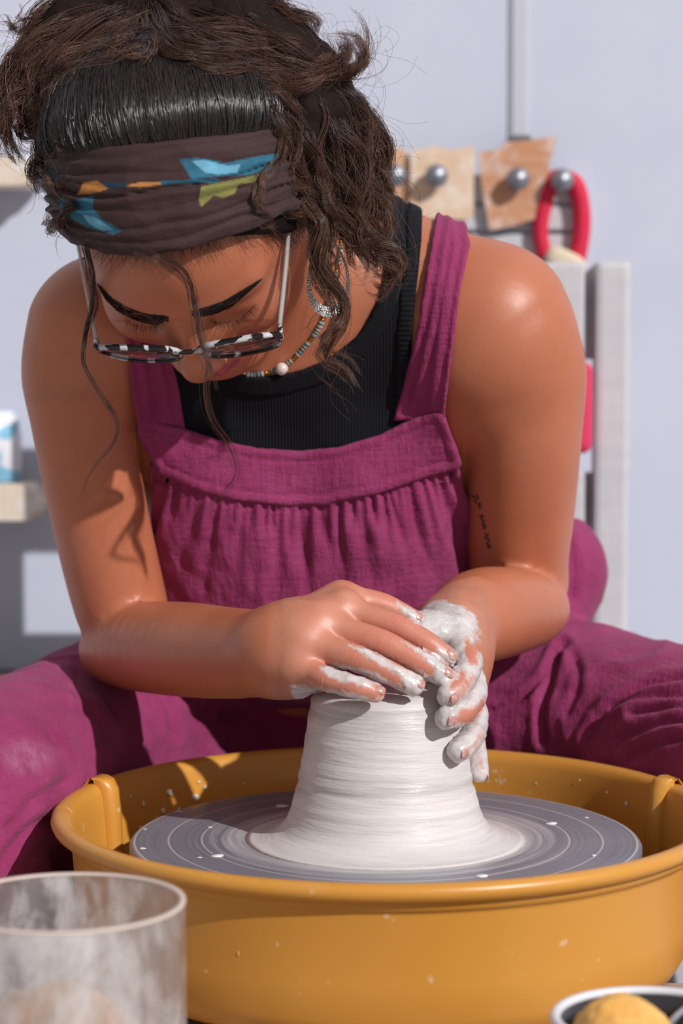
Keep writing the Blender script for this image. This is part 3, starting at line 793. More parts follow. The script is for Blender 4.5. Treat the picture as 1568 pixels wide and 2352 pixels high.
# ---- head frame: U to the image right, V out of the face, W to the crown
Wx = np.array([-0.17, -0.875, 0.455]); Wx /= np.linalg.norm(Wx)
Vx = np.array([-0.005, -0.454, -0.891]); Vx -= Wx * (Vx @ Wx); Vx /= np.linalg.norm(Vx)
Ux = np.cross(Vx, Wx); Ux = Ux if Ux[0] > 0 else -Ux
HM = np.stack([Ux, Vx, Wx])
HS = 0.97
HO = at(412, 711, -0.02) - HS * (0.088 * Vx + 0.018 * Wx)
def hl(u, v, w): return HO + HS * (u * Ux + v * Vx + w * Wx)
def to_head(P): return ((P - HO) @ HM.T) / HS
def hE(c, r, k=0.02, op='add', M=HM): return Ell(hl(*c), np.array(r) * HS, M, k, op)
def hC(a, b, ra, rb, k=0.012, op='add', n=None, sc=1.0): return Cone(hl(*a), hl(*b), ra * HS, rb * HS, k, n, sc, op)
def rotM(axis, deg):
    """head axes turned about one of them"""
    a = math.radians(deg); c, s = math.cos(a), math.sin(a); i, j = [(1, 2), (2, 0), (0, 1)][axis]
    R = np.eye(3); R[i, i] = c; R[i, j] = s; R[j, i] = -s; R[j, j] = c
    return R @ HM
head_prims = [
    hE((0, -0.010, 0.036), (0.0735, 0.094, 0.080), 0.0),
    hE((0, 0.026, 0.012), (0.0655, 0.0640, 0.072), 0.03),
    hE((0, 0.034, -0.040), (0.056, 0.046, 0.052), 0.03),
    hC((0, 0.040, -0.070), (0, 0.064, -0.098), 0.030, 0.0150, 0.025),
    hC((0.052, 0.000, -0.055), (0.020, 0.058, -0.094), 0.016, 0.016, 0.03),
    hC((-0.052, 0.000, -0.055), (-0.020, 0.058, -0.094), 0.016, 0.016, 0.03),
    hE((0.043, 0.054, -0.030), (0.021, 0.023, 0.021), 0.025), hE((-0.043, 0.054, -0.030), (0.021, 0.023, 0.021), 0.025),
    hC((0.010, 0.079, 0.017), (0.046, 0.064, 0.019), 0.011, 0.009, 0.014), hC((-0.010, 0.079, 0.017), (-0.046, 0.064, 0.019), 0.011, 0.009, 0.014),
    hE((0.0315, 0.094, -0.002), (0.017, 0.014, 0.0125), 0.012, 'sub'), hE((-0.0315, 0.094, -0.002), (0.017, 0.014, 0.0125), 0.012, 'sub'),
    hE((0.0315, 0.0675, -0.001), (0.0165, 0.0145, 0.0135), 0.004), hE((-0.0315, 0.0675, -0.001), (0.0165, 0.0145, 0.0135), 0.004),
    # nose
    hC((0, 0.080, 0.012), (0, 0.1010, -0.036), 0.0080, 0.0098, 0.014), hC((0.008, 0.074, 0.000), (0.0125, 0.082, -0.038), 0.008, 0.010, 0.016), hC((-0.008, 0.074, 0.000), (-0.0125, 0.082, -0.038), 0.008, 0.010, 0.016),
    hE((0, 0.1040, -0.0410), (0.0122, 0.0112, 0.0105), 0.008),
    hE((0.0122, 0.0930, -0.0455), (0.0080, 0.0105, 0.0080), 0.007), hE((-0.0122, 0.0930, -0.0455), (0.0080, 0.0105, 0.0080), 0.007),
    hE((0.0068, 0.0990, -0.0535), (0.0036, 0.0060, 0.0045), 0.003, 'sub'), hE((-0.0068, 0.0990, -0.0535), (0.0036, 0.0060, 0.0045), 0.003, 'sub'),
    # mouth
    hE((0, 0.069, -0.070), (0.030, 0.021, 0.021), 0.018),
    hC((0.003, 0.0895, -0.0655), (0.021, 0.0800, -0.0685), 0.0052, 0.0030, 0.004), hC((-0.003, 0.0895, -0.0655), (-0.021, 0.0800, -0.0685), 0.0052, 0.0030, 0.004),
    hC((0.006, 0.0870, -0.0755), (0.019, 0.0800, -0.0715), 0.0062, 0.0030, 0.004), hC((-0.006, 0.0870, -0.0755), (-0.019, 0.0800, -0.0715), 0.0062, 0.0030, 0.004),
    hC((0.023, 0.0855, -0.0700), (-0.023, 0.0855, -0.0700), 0.0008, 0.0008, 0.003, 'sub'),
]
def ear(s):
    E = []
    pts = [(0.0730, 0.004, 0.010), (0.0790, -0.006, 0.026), (0.0835, -0.022, 0.028), (0.0850, -0.032, 0.012), (0.0815, -0.030, -0.010), (0.0765, -0.018, -0.026), (0.0735, -0.006, -0.030)]
    for a, b in zip(pts[:-1], pts[1:]): E.append(hC((s * a[0], a[1], a[2]), (s * b[0], b[1], b[2]), 0.0048, 0.0048, 0.004))
    E.append(hE((s * 0.0755, -0.014, 0.004), (0.0045, 0.017, 0.024), 0.006))
    E.append(hE((s * 0.0745, -0.008, -0.030), (0.0050, 0.0075, 0.0085), 0.006))
    E.append(hE((s * 0.0835, -0.014, 0.004), (0.004, 0.009, 0.013), 0.004, 'sub'))
    return E
head_prims += ear(1) + ear(-1)

# ---- trunk
TX = -0.033
t_ax = np.array([0, -0.61, 0.79]); n_ax = np.array([0, -0.79, -0.61])
TM = np.stack([np.array([1.0, 0, 0]), n_ax, t_ax])
torso_prims = [
    Ell((TX, 0.46, 0.53), (0.165, 0.135, 0.115), None, 0.0),
    Ell((TX, 0.375, 0.625), (0.140, 0.105, 0.135), TM, 0.06),
    Ell((TX, 0.285, 0.750), (0.135, 0.090, 0.150), TM, 0.06),
    Ell((TX, 0.222, 0.840), (0.125, 0.070, 0.085), TM, 0.05),
    Ell((TX + 0.062, 0.228, 0.712), (0.058, 0.052, 0.060), TM, 0.045),
    Ell((TX - 0.062, 0.228, 0.712), (0.058, 0.052, 0.060), TM, 0.045),
    # shoulder girdle
    Cone(at(770, 590, 0.20), at(1120, 724, 0.180), 0.050, 0.054, 0.05),
    Cone(at(640, 610, 0.20), at(265, 740, 0.160), 0.050, 0.050, 0.05),
    # chest muscle and back fold running to the armpits
    Cone(at(960, 940, 0.235), at(1120, 900, 0.190), 0.050, 0.046, 0.04), Cone(at(430, 960, 0.235), at(262, 920, 0.190), 0.050, 0.042, 0.04),
    Cone(at(960, 1080, 0.290), at(1120, 940, 0.250), 0.055, 0.045, 0.04), Cone(at(430, 1080, 0.290), at(270, 960, 0.250), 0.055, 0.045, 0.04),
]
neck_prims = [Cone(hl(0, -0.030, -0.045), at(722, 640, 0.20), 0.052, 0.060, 0.03),
              Cone(at(722, 640, 0.20), at(700, 760, 0.21), 0.055, 0.050, 0.03)]
def A(*rows): return [(at(x, y, Y), r) for x, y, Y, r in rows]
arm_r = A((212, 772, 0.155, 0.0480), (182, 860, 0.150, 0.0430), (186, 960, 0.155, 0.0385), (232, 1200, 0.175, 0.0375), (276, 1385, 0.190, 0.0365), (300, 1448, 0.195, 0.0330))
fore_r = A((262, 1492, 0.198, 0.0270), (325, 1486, 0.158, 0.0335), (430, 1492, 0.100, 0.0345), (530, 1500, 0.048, 0.0320), (620, 1500, 0.004, 0.0290), (664, 1494, -0.012, 0.0275))
arm_l = A((1135, 778, 0.180, 0.0590), (1203, 865, 0.178, 0.0470), (1204, 985, 0.188, 0.0448), (1196, 1150, 0.212, 0.0430), (1188, 1275, 0.234, 0.0410), (1200, 1335, 0.246, 0.0370))
fore_l = A((1230, 1398, 0.224, 0.0265), (1190, 1402, 0.186, 0.0320), (1112, 1412, 0.128, 0.0350), (1066, 1432, 0.096, 0.0305), (1040, 1450, 0.076, 0.0270), (1034, 1462, 0.062, 0.0250))
def chain(rows, k, n=None, sc=1.0):
    return [Cone(a[0], b[0], a[1], b[1], k, n, sc) for a, b in zip(rows[:-1], rows[1:])]
upper_r = [Chain(arm_r, 0.0, 26)]; upper_l = [Chain(arm_l, 0.0, 26)]
lower_r = [Chain(fore_r, 0.0, 26, (0.25, -0.9, 0.3), 0.82)]; lower_l = [Chain(fore_l, 0.0, 26)]

# ---- hands: joints given as pixel + depth, kept clear of the clay
def clear_clay(p, r):
    p = np.array(p, float)
    for _ in range(4):
        R = clay_radius(p[2]) if p[2] < CLAY_TOP else 0
        d = math.hypot(p[0] - WX, p[1])
        if p[2] > CLAY_TOP - 0.008 and d < 0.05:
            p[2] = max(p[2], CLAY_TOP + r * 0.88)
        elif d < R + r * 0.9 and p[2] < CLAY_TOP + r * 0.5:
            s = (R + r * 0.9) / d; p[0] = WX + (p[0] - WX) * s; p[1] *= s
    return p
def finger(rows, rr):
    J = [clear_clay(at(x, y, Y), r) if i else at(x, y, Y) for i, ((x, y, Y), r) in enumerate(zip(rows, rr))]
    return J, rr
R_FING = [
    finger([(790, 1404, -0.004), (915, 1440, -0.020), (984, 1480, -0.026), (1024, 1507, -0.027)], [0.0110, 0.0094, 0.0084, 0.0074]),
    finger([(738, 1436, -0.018), (882, 1478, -0.036), (968, 1524, -0.042), (1016, 1550, -0.042)], [0.0112, 0.0096, 0.0086, 0.0076]),
    finger([(705, 1478, -0.028), (821, 1512, -0.047), (899, 1547, -0.053), (950, 1574, -0.053)], [0.0108, 0.0090, 0.0080, 0.0070]),
    finger([(688, 1532, -0.032), (752, 1560, -0.052), (818, 1578, -0.060), (862, 1592, -0.060)], [0.0098, 0.0082, 0.0074, 0.0064]),
]
R_THUMB = finger([(690, 1430, 0.004), (782, 1372, 0.014), (880, 1392, 0.016), (945, 1424, 0.014)], [0.0135, 0.0110, 0.0095, 0.0080])
R_WRIST = at(640, 1496, -0.004)
L_FING = [
    finger([(1040, 1462, 0.028), (1078, 1530, -0.012), (1058, 1572, -0.036), (1030, 1598, -0.050)], [0.0112, 0.0096, 0.0086, 0.0078]),
    finger([(1058, 1500, 0.036), (1090, 1596, -0.006), (1064, 1634, -0.036), (1026, 1648, -0.052)], [0.0112, 0.0098, 0.0088, 0.0080]),
    finger([(1066, 1540, 0.042), (1092, 1656, 0.006), (1082, 1698, -0.022), (1052, 1724, -0.042)], [0.0108, 0.0092, 0.0082, 0.0076]),
    finger([(1068, 1580, 0.048), (1086, 1690, 0.026), (1088, 1738, 0.008), (1094, 1776, -0.004)], [0.0098, 0.0080, 0.0072, 0.0062]),
]
L_THUMB = finger([(1030, 1450, 0.045), (985, 1442, 0.020), (955, 1470, 0.005), (935, 1500, -0.002)], [0.0130, 0.0112, 0.0095, 0.0085])
L_WRIST = at(1036, 1462, 0.068)
def hand_groups(wrist, fings, thumb, back):
    palm = []
    for J, r in fings:
        palm.append(Cone(wrist + (J[0] - wrist) * 0.12, J[0], 0.0165, r[0] * 1.02, 0.016))
    palm.append(Cone(wrist, thumb[0][1], 0.017, thumb[1][1] * 1.02, 0.018))
    for J, r in fings: palm.append(Ell(J[0] + np.array(back) * 0.0026, (r[0] * 0.98,) * 3, None, 0.008))     # knuckle
    mid = (fings[1][0][0] + fings[2][0][0]) / 2
    palm.append(Ell(wrist * 0.45 + mid * 0.55 - np.array(back) * 0.006, (0.024, 0.020, 0.024), None, 0.02))
    out = []
    for J, r in fings + [thumb]:
        rows = []
        for i in range(3):      # full at the joints, slimmer between them, a padded tip
            rows.append((J[i], r[i])); rows.append(((J[i] + J[i + 1]) / 2, (r[i] + r[i + 1]) / 2 * (0.97, 0.965, 1.0)[i]))
        rows.append((J[3], r[3]))
        poly = np.array([p for p, _ in rows]); rad = [q for _, q in rows]
        g = [Chain(list(zip(0.5 * poly + 0.5 * np.concatenate([poly[:1], (poly[:-2] + 2 * poly[1:-1] + poly[2:]) / 4, poly[-1:]]), rad)), 0.0, 19)]
        out.append(g)
    return palm, out
R_PALM, R_FG = hand_groups(R_WRIST, R_FING, R_THUMB, (-0.2, -0.8, 0.55))
L_PALM, L_FG = hand_groups(L_WRIST, L_FING, L_THUMB, (0.7, 0.2, 0.5))

def gfield(prims, lo, hi, h): return field(prims, lo, hi, h)[0]
def body_field(lo, hi, h):
    F, ax = field(torso_prims, lo, hi, h)
    Fn = gfield(neck_prims, lo, hi, h); F = smin(F, Fn, 0.035)
    Fh = gfield(head_prims, lo, hi, h); F = smin(F, smin(Fh, Fn, 0.02), 0.004)
    KZ = (0.007 + 0.025 * sstep(0.745, 0.81, ax[2]))[None, None, :]      # full at the shoulder, a fold at the armpit
    for U_, L_, P_, G_ in ((upper_r, lower_r, R_PALM, R_FG), (upper_l, lower_l, L_PALM, L_FG)):
        Fu, Fl = gfield(U_, lo, hi, h), gfield(L_, lo, hi, h)
        Fp = smin(gfield(P_, lo, hi, h), Fl, 0.018)
        hand = Fp
        for g in G_: hand = smin(hand, smin(gfield(g, lo, hi, h), Fp, 0.007), 0.0012)
        F = np.minimum(smin(F, Fu, KZ), smin(Fu, hand, 0.003))
    return F, ax
def mesh_box(lo, hi, h, it=2):
    F, ax = body_field(lo, hi, h); V, Q = surface_nets(F, ax)
    return laplace(V, Q, it), Q
FINE = [  # lo, hi, cell
    (HO - 0.135, HO + 0.135, 0.0016),
    (at(625, 1650, -0.09) - (0, 0, 0.0), at(1062, 1310, 0.055) + (0.0, 0, 0), 0.0013),
    (at(1000, 1830, -0.075), at(1135, 1400, 0.075), 0.0013),
]
FINE[1] = (np.array([-0.046, -0.090, 0.560]), np.array([0.072, 0.045, 0.690]), 0.0012)
FINE[2] = (np.array([0.0705, -0.085, 0.510]), np.array([0.110, 0.090, 0.680]), 0.0012)
BODY_LO, BODY_HI = np.array([-0.27, -0.12, 0.36]), np.array([0.22, 0.62, 1.06])
parts = []
V, Q = mesh_box(BODY_LO, BODY_HI, 0.0042, 2)
c = V[Q].mean(1)
keep = np.ones(len(Q), bool); OV = 0.016
N_ = normals(V, Q); sink = np.zeros(len(V))
for lo, hi, h in FINE:
    keep &= ~((c > np.asarray(lo) + OV) & (c < np.asarray(hi) - OV)).all(1)
    e = np.minimum(V - np.asarray(lo), np.asarray(hi) - V).min(1)      # the coarse skin dips under the fine one, and the fine one under the coarse at its edge
    sink = np.maximum(sink, sstep(0.006, OV, e))
parts.append((V - N_ * (0.00022 * sink)[:, None], Q[keep]))
for i, (lo, hi, h) in enumerate(FINE):
    V, Q = mesh_box(lo, hi, h, 2)
    e = np.minimum(V - np.asarray(lo), np.asarray(hi) - V).min(1)
    parts.append((V - normals(V, Q) * (0.0003 * sstep(0.008, 0.0, e))[:, None], Q))
off = 0; Vs, Qs = [], []
for V, Q in parts:
    V, Q, _ = drop_loose(V, Q); Vs.append(V); Qs.append(Q + off); off += len(V)
BV, BQ = np.concatenate(Vs), np.concatenate(Qs)
BN = np.concatenate([normals(V, Q - o_) for V, Q, o_ in zip(Vs, Qs, np.cumsum([0] + [len(v) for v in Vs[:-1]]))])

# ---- colour masks on the skin
L = to_head(BV); inhead = (np.abs(L) < 0.14).all(1)
def cap_d(P, a, b):
    ab = b - a; t = np.clip((P - a) @ ab / (ab @ ab), 0, 1); return np.linalg.norm(P - a - t[:, None] * ab, axis=1), t
lip = np.zeros(len(BV))
au = np.abs(L[:, 0])
up = (L[:, 2] > -0.0706 - 0.02 * au) & (L[:, 2] < -0.0610 - 0.27 * au + 0.0018 * np.cos(au * 900)); dn = (L[:, 2] <= -0.069) & (L[:, 2] > -0.0810 + 0.40 * np.maximum(au - 0.004, 0))
lip[inhead & (L[:, 1] > 0.074) & (au < 0.024) & (up | dn)] = 1
slip = np.zeros(len(BV)); flush = np.zeros(len(BV)); crease = np.zeros(len(BV))
nz = 0.6 * vnoise(BV, 110, 1) + 0.4 * vnoise(BV, 260, 2); nz2 = vnoise(BV, 60, 5)
near = ((BV > np.array([-0.05, -0.1, 0.5])) & (BV < np.array([0.12, 0.1, 0.70]))).all(1)
PX = to_px(BV)
for side, FG in (('r', R_FING + [R_THUMB]), ('l', L_FING + [L_THUMB])):
    for fi, (J, r) in enumerate(FG):
        lens = [np.linalg.norm(J[i + 1] - J[i]) for i in range(3)]; tot = sum(lens)
        best = np.full(len(BV), 1.0); tt = np.zeros(len(BV))
        for i in range(3):
            d, t = cap_d(BV[near], J[i], J[i + 1]); g = (sum(lens[:i]) + t * lens[i]) / tot
            b = best[near]; m = d < b; b[m] = d[m]; best[near] = b; q = tt[near]; q[m] = g[m]; tt[near] = q
        on = best < r[1] * 1.35
        if side == 'r': s = 0.16 * sstep(0.35, 0.9, tt) + 0.30 * sstep(0.0, 0.7, -BN[:, 2] * (tt > 0.3))
        else: s = np.full(len(BV), 0.86)
        slip[on] = np.maximum(slip[on], s[on])
        for i in (1, 2):
            d = np.linalg.norm(BV - J[i], axis=1); flush = np.maximum(flush, 0.95 * np.exp(-(d / (r[i] * 1.1)) ** 2) * (BN @ np.array([0, -0.6, 0.6]) > 0.2))
        flush[on] = np.maximum(flush[on], 0.35 * sstep(0.2, 0.9, tt[on]))
# thumb web and back of the left hand are thick with slip; the heel of the right hand has a smear
dl = np.linalg.norm(BV - at(1000, 1448, 0.03), axis=1)
slip = np.maximum(slip, sstep(0.034, 0.020, dl + 0.010 * nz) * (PX[:, 0] > 925))
dl = np.linalg.norm(BV - at(1055, 1490, 0.010), axis=1)
slip = np.maximum(slip, sstep(0.030, 0.016, dl + 0.012 * nz) * (PX[:, 0] < 1068))
def c3(*p): return [(560 + x / 2.45, 1300 + y / 2.45) for x, y in p]
def c7(*p): return [(880 + x / 5.346, 1380 + y / 5.346) for x, y in p]
wob = np.stack([vnoise(BV, 300, 15), vnoise(BV, 300, 16)], -1) * 4.0 + np.stack([vnoise(BV, 900, 17), vnoise(BV, 900, 18)], -1) * 2.0
vis = near & (BN[:, 1] < 0.35)
smears = [c3((430, 568), (560, 558), (690, 640), (722, 672), (560, 652), (470, 622)), c3((262, 672), (420, 690), (640, 724), (730, 762), (640, 778), (400, 752), (290, 756)),
          c3((590, 445), (700, 468), (850, 556), (1010, 636), (1025, 694), (960, 736), (815, 724), (800, 690), (915, 694), (880, 612), (760, 556)), c3((540, 560), (700, 588), (808, 640), (790, 680), (640, 622)),
          c3((890, 425), (1000, 468), (1080, 516), (1170, 590), (1176, 646), (1090, 672), (1000, 644), (860, 562), (960, 592), (1056, 636), (1086, 575), (1000, 504)), c3((1090, 470), (1180, 500), (1190, 560), (1130, 530)),
          c3((860, 205), (960, 260), (1000, 330), (960, 320), (900, 262))]
bare = [c7((940, 860), (1010, 890), (990, 990), (850, 1090), (815, 1020), (900, 960)), c7((1000, 430), (1150, 590), (1150, 790), (1040, 770), (1000, 600)), c7((740, 1215), (900, 1100), (1100, 880), (1150, 960), (960, 1200), (880, 1215)),
        c7((860, 1510), (950, 1335), (1150, 1310), (1240, 1170), (1230, 1300), (1090, 1490)), c7((960, 1860), (1130, 1740), (1200, 1560), (1220, 1700), (1000, 1900)), c7((1150, 1890), (1230, 1960), (1220, 2090), (1180, 2060))]
for poly in smears: slip = np.where(vis, np.maximum(slip, 0.9 * sstep(9.0, -7.0, poly_sdf(PX + wob, poly))), slip)
for i, poly in enumerate(bare): slip = np.where(vis, slip * (1 - (0.95 if i in (0, 1, 3) else 0.62) * sstep(11.0, -8.0, poly_sdf(PX + wob, poly))), slip)
# relief: thick slip, knuckle folds
disp = np.where(slip > 0, sstep(0.3, 0.8, slip) * (0.0005 + 0.0007 * vnoise(BV, 190, 9) + 0.00035 * vnoise(BV, 520, 3)), 0)
for J, r in R_FING + L_FING:
    ax_ = (J[2] - J[1]) / np.linalg.norm(J[2] - J[1])
    for i, amp in ((1, 0.00055), (2, 0.00035)):
        d = BV[near] - J[i]; g = np.exp(-(np.linalg.norm(d, axis=1) / (r[i] * 0.95)) ** 4)
        disp[near] -= amp * g * (0.5 + 0.5 * np.cos((d @ ax_) * 2 * math.pi / 0.0030 + 2 * nz[near])) * (1 - slip[near])
BV = BV + BN * disp[:, None]
BE = edges_of(BQ); lip = blur_attr(lip, BE, 4); slip = blur_attr(slip, BE, 1)
bme = mesh_np('body', BV, BQ)
set_attr(bme, 'slip', slip); set_attr(bme, 'lip', lip); set_attr(bme, 'flush', flush); set_attr(bme, 'hand', sstep(560, 720, PX[:, 0]) * sstep(1160, 1060, PX[:, 0]) * near)
def m_skin():
    m = mat('tan_skin', (0.46, 0.19, 0.10), 0.45, spec=0.55); t = NT(m)
    b = t.b; b.inputs['Subsurface Weight'].default_value = 0.12; b.inputs['Subsurface Radius'].default_value = (1.0, 0.35, 0.2); b.inputs['Subsurface Scale'].default_value = 0.006
    n1 = t.noise(14, t.coord(), 4); n2 = t.noise(160, t.coord(), 4, 0.6)
    c = t.ramp(n1, [(0.3, (0.405, 0.124, 0.058)), (0.7, (0.468, 0.156, 0.080))])
    c = t.mix(t.ramp(n2, [(0.62, (0, 0, 0)), (0.78, (0.35, 0.35, 0.35))]), c, (0.36, 0.098, 0.042))
    c = t.mix(t.math('MULTIPLY', t.attr('hand').outputs['Fac'], t.ramp(t.noise(60, t.coord(), 4), [(0.3, (0.55, 0.55, 0.55)), (0.7, (0.95, 0.95, 0.95))])), c, (0.56, 0.235, 0.160))
    c = t.mix(t.attr('flush').outputs['Fac'], c, (0.56, 0.165, 0.120))
    c = t.mix(t.attr('lip').outputs['Fac'], c, (0.30, 0.050, 0.065))
    s = t.attr('slip').outputs['Fac']
    sn = t.math('ADD', s, t.math('MULTIPLY', t.math('SUBTRACT', t.noise(420, t.coord(), 5, 0.7), 0.5), 1.1), clamp=True)
    sm = t.ramp(sn, [(0.22, (0, 0, 0)), (0.40, (0.45, 0.45, 0.45)), (0.75, (1, 1, 1))])
    c = t.mix(sm, c, t.ramp(t.noise(120, t.coord(), 3), [(0.35, (0.52, 0.455, 0.445)), (0.7, (0.63, 0.58, 0.57))]))
    t.color(c); t.set('Roughness', t.mix(sm, (0.45, 0.45, 0.45), (0.26, 0.26, 0.26)))
    v = t.n('ShaderNodeTexVoronoi', {'Scale': 950.0, 'Vector': t.coord()}); h = t.math('ADD', t.math('MULTIPLY', v.outputs['Distance'], 0.5), t.noise(240, t.coord(), 3))
    t.bump(h, 0.11, 0.0008); return m
M_SKIN = m_skin()
link('body', bme, M_SKIN, person)

# ---- fingernails
M_NAIL = mat('fingernail', (0.36, 0.17, 0.15), 0.3); t_ = NT(M_NAIL)
t_.color(t_.mix(t_.ramp(t_.noise(330, t_.coord(), 4, 0.65), [(0.52, (0, 0, 0)), (0.66, (1, 1, 1))]), (0.46, 0.220, 0.190), (0.56, 0.50, 0.485)))
def nail(J, r, dorsal):
    ax_ = J[3] - J[2]; ax_ /= np.linalg.norm(ax_); dv = np.array(dorsal, float); dv -= ax_ * (dv @ ax_); dv /= np.linalg.norm(dv); sd = np.cross(ax_, dv)
    bm = bmesh.new(); bmesh.ops.create_uvsphere(bm, u_segments=18, v_segments=12, radius=1)
    c = J[3] + ax_ * r[3] * 0.12 + dv * r[3] * 0.52
    for v in bm.verts:
        x, y, z = v.co; q = (abs(x) ** 3 + abs(y) ** 3 + abs(z) ** 3) ** (1 / 3); x, y = x / q, y / q
        X, Y = x * r[3] * 0.56, y * r[3] * 0.80
        v.co = Vector(c + sd * X + ax_ * Y + dv * (z * 0.0006 + r[3] * 0.45 - 0.55 * X * X / r[3] - 0.30 * Y * Y / r[3]))
    link('fingernail', bm_mesh('fingernail', bm), M_NAIL, person)
for J, r in R_FING: nail(J, r, (0.15, -0.75, 0.75))
nail(*R_THUMB, (0.1, -0.5, 0.85))
for J, r in L_FING: nail(J, r, (J[3][0] - WX, J[3][1] - 0.002, -0.012))
# ================================================================== clothes
def m_cloth(name, a, b, kind):
    m = mat(name, a, 0.85, spec=0.25); t = NT(m); t.b.inputs['Sheen Weight'].default_value = 0.06 if kind != 'rib' else 0.0; t.b.inputs['Sheen Roughness'].default_value = 0.5
    n = t.noise(30, t.coord(), 4); lint = t.noise(700, t.coord(), 3, 0.7)
    c = t.ramp(t.math('ADD', t.math('MULTIPLY', n, 0.5), t.math('MULTIPLY', lint, 0.5)), [(0.35, a), (0.65, b)])
    if kind == 'gauze':
        c = t.mix(t.ramp(t.noise(420, t.coord(), 2, 0.8), [(0.72, (0, 0, 0)), (0.80, (0.35, 0.35, 0.35))]), c, (0.55, 0.30, 0.42))
        d = t.math('MULTIPLY', t.attr('dust').outputs['Fac'], t.ramp(t.noise(50, t.coord(), 5, 0.7), [(0.35, (0, 0, 0)), (0.75, (1, 1, 1))]))
        c = t.mix(t.math('MULTIPLY', d, 0.45), c, (0.62, 0.42, 0.50))
        w1 = t.noise(260, t.coord((1, 1, 0.22)), 3, 0.6); w2 = t.noise(300, t.coord((0.22, 0.22, 1)), 3, 0.6); w3 = t.noise(1500, t.coord(), 2)
        h = t.math('ADD', t.math('ADD', w1, t.math('MULTIPLY', w2, 0.7)), t.math('MULTIPLY', w3, 0.25)); t.bump(h, 0.75, 0.0022)
    else:
        uv = t.attr('rib').outputs['Fac']
        w = t.math('SINE', t.math('MULTIPLY', uv, 1.0)); t.bump(t.math('ADD', w, t.math('MULTIPLY', lint, 0.5)), 0.5, 0.0006)
    t.color(c); return m
M_PLUM = m_cloth('plum_double_gauze', (0.215, 0.018, 0.082), (0.310, 0.036, 0.132), 'gauze')
M_TANK = m_cloth('black_rib_knit', (0.0026, 0.0029, 0.0052), (0.0052, 0.0058, 0.0098), 'rib')

def leg(s, hipx, pts): return [Chain([((hipx, 0.45, 0.502), 0.092)] + pts, 0.05, 22)]
leg_prims_r = leg(-1, TX - 0.085, [((-0.180, 0.33, 0.506), 0.080), ((-0.226, 0.22, 0.504), 0.073), ((-0.276, 0.05, 0.498), 0.070), ((-0.285, 0.02, 0.460), 0.069), ((-0.245, 0.09, 0.34), 0.066), ((-0.225, 0.155, 0.12), 0.062)])
leg_prims_l = leg(1, TX + 0.085, [((0.150, 0.34, 0.516), 0.086), ((0.245, 0.25, 0.514), 0.075), ((0.345, 0.08, 0.506), 0.071), ((0.362, 0.05, 0.465), 0.070), ((0.352, 0.09, 0.34), 0.066), ((0.345, 0.135, 0.12), 0.062)])
extra = [Ell(at(1270, 1318, 0.42), (0.042, 0.06, 0.050), None, 0.03), Ell((TX - 0.135, 0.42, 0.565), (0.040, 0.06, 0.045), None, 0.04),
         Ell((-0.228, 0.130, 0.415), (0.058, 0.060, 0.085), None, 0.03),
         Ell((TX, 0.262, 0.668), (0.126, 0.068, 0.080), None, 0.05), Ell((TX, 0.275, 0.620), (0.118, 0.064, 0.060), None, 0.05)]
cloth_torso = torso_prims[:6] + torso_prims[8:12] + extra
CH = 0.0026
CLO, CHI = np.array([-0.20, 0.10, 0.66]), np.array([0.14, 0.36, 0.96])
Ft, cax = field(torso_prims, CLO, CHI, CH)
Ft = smin(Ft, gfield(neck_prims, CLO, CHI, CH), 0.035)
for u_ in (upper_r, upper_l): Ft = smin(Ft, gfield(u_, CLO, CHI, CH), 0.03)
GP = grid_points(cax)
def garment(F, ax, G, offset, regions, cut_k=0.0015, it=2, band=0.02):
    """solid = body grown by offset, cut to outlines drawn in the picture plane (metres at the cloth)"""
    m = (F > -0.013) & (F < offset + 0.009)
    out = np.full(F.shape, 0.01); P = G[m]
    px = to_px(P); sc = (P[:, 1] + 1.5) / FPX; R = np.full(len(P), 1e9)
    for poly in regions:
        q = np.asarray(poly, float); k = ((px > q.min(0) - 40) & (px < q.max(0) + 40)).all(1); r_ = np.full(len(P), 0.012); r_[k] = poly_sdf(px[k], poly) * sc[k]
        R = np.minimum(R, r_)
    # a sheet of cloth that reaches a little under the skin, so that its edges are closed
    out[m] = np.maximum(smax(F[m] - offset, R, cut_k), -(F[m] + 0.005))
    V, Q = surface_nets(out, ax); lo_ = np.array([a_[0] for a_ in ax]); h_ = ax[0][1] - ax[0][0]
    ci = np.clip(np.rint((V[Q].mean(1) - lo_) / h_).astype(int), 0, np.array(F.shape) - 1); Q = Q[F[tuple(ci.T)] > -0.0035]     # drop the hidden lining
    return laplace(V, Q, it), Q
def finish(name, V, Q, material, parent, disp=None, attrs=None):
    V, Q, u = drop_loose(V, Q)
    if disp is not None: V = V + normals(V, Q) * disp(V)[:, None]
    me = mesh_np(name, V, Q)
    for k, f in (attrs or {}).items(): set_attr(me, k, f(V))
    return link(name, me, material, parent)
# tank top: body panel and the knitted neck and armhole bindings
neckline = [(880, 440), (886, 600), (868, 690), (822, 770), (752, 825), (690, 850), (600, 866), (520, 850), (430, 800), (385, 740)]
arm_edge = [(970, 440), (967, 560), (948, 740), (940, 900), (965, 1000), (965, 1110)]
tank_poly = arm_edge + [(375, 1110), (405, 985), (392, 860), (340, 740)] + neckline[::-1]
V, Q = garment(Ft, cax, GP, 0.0030, [tank_poly])
tank = finish('tank_top', V, Q, M_TANK, person, None, {'rib': lambda V: V[:, 0] * 2600})
def inset(line, w):
    """strip polygon of width w px to the cloth side of an edge line"""
    P = np.array(line, float); T = np.gradient(P, axis=0); T /= np.linalg.norm(T, axis=1, keepdims=True); N = np.stack([-T[:, 1], T[:, 0]], -1)
    return [tuple(p) for p in P] + [tuple(p) for p in (P + N * w)[::-1]]
ne = catmull(np.array(neckline[::-1], float), 20)
